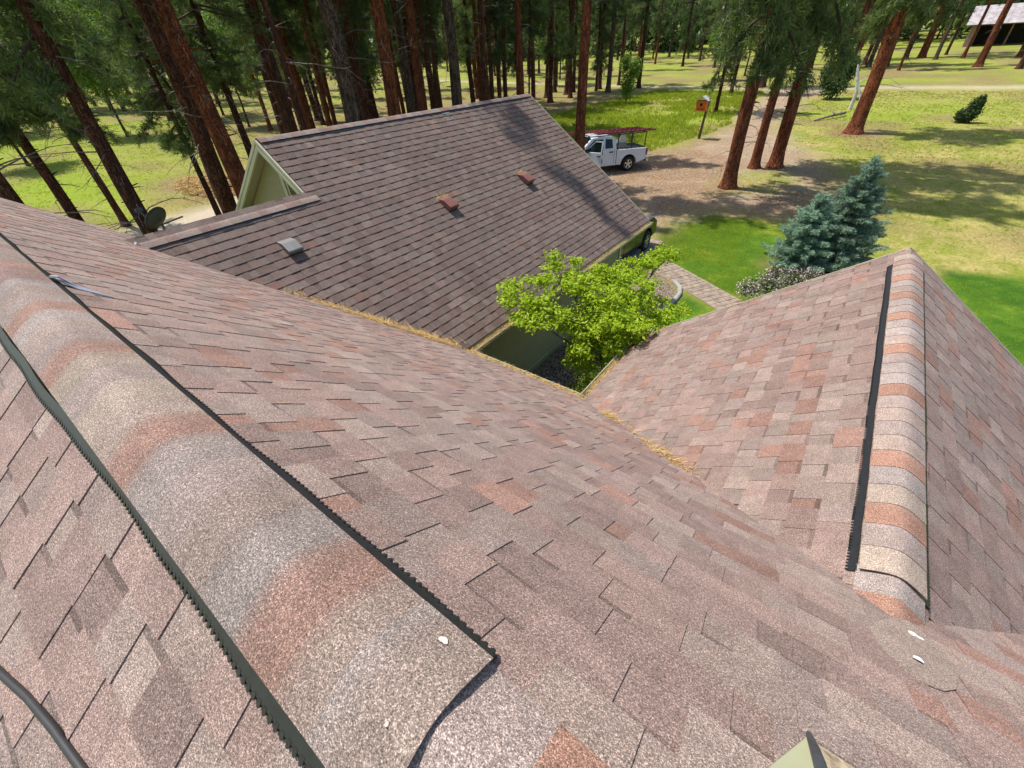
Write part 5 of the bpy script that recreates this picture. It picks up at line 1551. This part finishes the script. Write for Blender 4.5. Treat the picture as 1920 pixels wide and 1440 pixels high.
# white broken snags and the fallen log
for (x, y, h, r0, lab) in [(-2.45, 51.5, 3.1, .13, 'taller white broken snag left of the thick red pine'), (-1.95, 51.2, 1.9, .12, 'shorter white broken snag against the thick red pine')]:
    rs = random.Random(int(h*10)); V, F = [], []
    np_tube([Vector((0, 0, -.2)), Vector((.02, 0, h*.4)), Vector((-.42, .03, h*.8)), Vector((-.62, .03, h))], [r0*1.2, r0, r0*.85, r0*.45], 9, V, F)
    np_tube([Vector((-.02, 0, h*.6)), Vector((.25, .1, h*.72))], [.05, .02], 5, V, F)
    o = empty('dead_snag', (x, y, gz_(x, y))); tag(o, lab, 'dead tree'); add('stump', mesh_np('stump', V, F, MAT['birch'], True), o)
lg = MB().tube([(-4.2, 45.0, gz_(-3.5, 44.2)+.08), (-3.3, 46.4, gz_(-3, 46)+.22), (-2.5, 48.0, gz_(-2, 49)+.20)], [.05, .08, .10], 10); lg.tube([(-2.9, 46.2, gz_(-3, 46)+.3), (-3.5, 47.0, gz_(-3, 46)+.55)], [.07, .03], 6)
tag(lg.build('fallen_log', MAT['deadwood'], smooth=True), 'bleached fallen log lying left of the thick red pine', 'log')
# satellite dish on its pole behind the link roof
sx, sy = -13.55, 3.22
dz = Vector((-13.55, 3.22, 3.18))
ds = empty('satellite_dish', (sx, sy, 0)); tag(ds, 'grey satellite dish on a pole beside the slim dark pine', 'satellite dish')
MB().tube([(0, 0, 0), (0, 0, 2.75), (-.02, .03, 3.05)], .028, 8).build('pole', MAT['dish'], ds, True)
V, F = [], []
ax = Vector((-.75, -.30, .58)).normalized(); e1 = ax.cross(Vector((0, 0, 1))).normalized(); e2 = e1.cross(ax)
c0 = Vector((0, 0, 3.2))
for i, q in enumerate((0.001, .12, .22, .29, .295)):
    for k in range(24):
        a = 2*math.pi*k/24; V.append(c0+(e1*math.cos(a)+e2*math.sin(a)*1.08)*q+ax*(q*q*.9)-(ax*.02 if i == 4 else ax*0))
for i in range(4):
    for k in range(24): F.append((i*24+k, i*24+(k+1) % 24, (i+1)*24+(k+1) % 24, (i+1)*24+k))
add('dish', mesh_np('dish', V, F, MAT['dish'], True), ds).modifiers.new('solid', 'SOLIDIFY').thickness = .012
MB().bar(c0-e2*.28, c0+ax*.50-e2*.12, .03, .03).build('feed_arm', MAT['dish'], ds)
bevel(MB().box(c0+ax*.50-e2*.10, (.08, .16, .08)).build('receiver', MAT['dish'], ds), .01)
MB().bar((-.02, -.1, 3.05), (-.05, .55, 3.12), .03, .03).build('side_bar', MAT['dish'], ds)
# thin stakes in the left field
for (x, y, h, lab) in [(-25.5, 2.9, 1.4, 'thin wooden stake left of the slim dark pine'), (-29.0, 11.6, 1.3, 'thin wooden stake beside the brown brush pile')]:
    tag(MB().tube([(x, y, gz_(x, y)-.1), (x+.05, y, gz_(x, y)+h)], .022, 6).build('stake', MAT['post']), lab, 'stake')
# brush pile: twigs and dry litter
def s_pile(r):
    a = r.uniform(0, 6.28); q = math.sqrt(r.random())
    x, y = -31.5+math.cos(a)*q*3.6, 11.2+math.sin(a)*q*1.9
    return Vector((x, y, gz_(x, y)+.05+.35*(1-q)*r.random())), Vector((0, 0, 1)), Vector((1, 0, 0))
o = needles('brush_pile', s_pile, 2600, 'brown pile of dry needles and twigs on the left field edge', .2, .6, .015); o['category'] = 'debris'
def s_twig(r):
    x, y = -40+r.uniform(-2.4, 2.4), 12.6+r.uniform(-.9, .9)
    return Vector((x, y, gz_(x, y)+.05+.25*r.random())), Vector((0, 0, 1)), Vector((1, .3, 0))
rr = random.Random(5)
# open barn across the road
bn_ = empty('barn', (7.2, 127.2, terr(7.2, 127.2))); tag(bn_, 'open fronted barn with a pale tin roof at the top right', 'barn')
bn_.rotation_euler = (0, 0, R(-4))
WBn = 17.0
MB().box((.6, .6, 1.5), (1.2, 1.2, 3.0)).build('corner_pier', MAT['brick'], bn_)
for i in range(9):
    for j in range(3): MB().box((.2+j*.40+.2*(i % 2)*0, -.03, .17+i*.33), (.37, .06, .29)).build('block', MAT['brick'], bn_)
MB().box((WBn/2, 6.2, 1.5), (WBn, .2, 3.0)).build('back_wall', MAT['interior'], bn_)
MB().box((.15, 3.4, 1.5), (.2, 5.6, 3.0)).build('side_wall', MAT['barnwood'], bn_)
for x in (5.4, 10.0, 14.6): MB().box((x, .2, 1.5), (.25, .25, 3.0)).build('post', MAT['barnwood'], bn_)
MB().box((WBn/2, .2, 3.05), (WBn, .3, .30)).build('beam', MAT['barnwood'], bn_)
for k in range(17):
    MB().extrude([(-.8+k*1.06, -.9, 3.0), (-.8+(k+1)*1.06-.02, -.9, 3.0), (-.8+(k+1)*1.06-.02, 3.3, 5.6), (-.8+k*1.06, 3.3, 5.6)], (0, 0, .06)).build('roof_sheet', MAT['tinroof'], bn_)
MB().extrude([(-.8, 3.32, 5.6), (WBn+.2, 3.32, 5.6), (WBn+.2, 7.4, 3.1), (-.8, 7.4, 3.1)], (0, 0, .05)).build('roof_back', MAT['tinroof'], bn_)
MB().extrude([(0, .1, 3.0), (0, 6.2, 3.0), (0, 3.3, 5.5)], (.12, 0, 0)).build('gable_boards', MAT['barnwood'], bn_)
# stray needles and specks on the near roofs, stones on the driveway
def s_roof(r):
    x, y = r.uniform(-6.5, .6), r.uniform(.25, 3.6)
    return mpt(x, y, .011), Vector((0, mM, 1)).normalized(), Vector((1, 0, 0))
o = needles('pine_needles', s_roof, 70, 'few stray needles scattered over the main roof slope', .04, .10, .0012)
def stones(name, poly, n, seed, lab, smin, smax):
    g = np.random.RandomState(seed); P = np.array(poly)
    lo, hi = P.min(0), P.max(0); q = lo+(hi-lo)*g.rand(n*3, 2); q = q[inside_dist(q[:, 0], q[:, 1], poly) > .1][:n]
    oct_ = np.array([(1, 0, 0), (-1, 0, 0), (0, 1, 0), (0, -1, 0), (0, 0, 1), (0, 0, -1)], float)
    fo = np.array([(0, 2, 4), (2, 1, 4), (1, 3, 4), (3, 0, 4), (2, 0, 5), (1, 2, 5), (3, 1, 5), (0, 3, 5)])
    m = len(q); sz = g.uniform(smin, smax, (m, 1, 1))*g.uniform(.6, 1.2, (m, 6, 3))
    V = (oct_[None]*sz)+np.column_stack([q, terr_np(q[:, 0], q[:, 1])+.005])[:, None, :]
    F = (fo[None]+np.arange(m)[:, None, None]*6).reshape(-1, 3)
    o = add(name, mesh_np(name, V.reshape(-1, 3), F, MAT['stone'])); tag(o, lab, 'stones', kind='stuff')
MAT['stone'] = simple('pale_stone', (0.36, 0.31, 0.26), 0.9, var=0.5, scale=2.5)
stones('driveway_stones', DRIVE, 3500, 71, 'loose stones on the dirt driveway', .012, .045)
stones('mulch_stones', BED, 2500, 72, 'small stones and bark chips in the mulch bed', .012, .03)
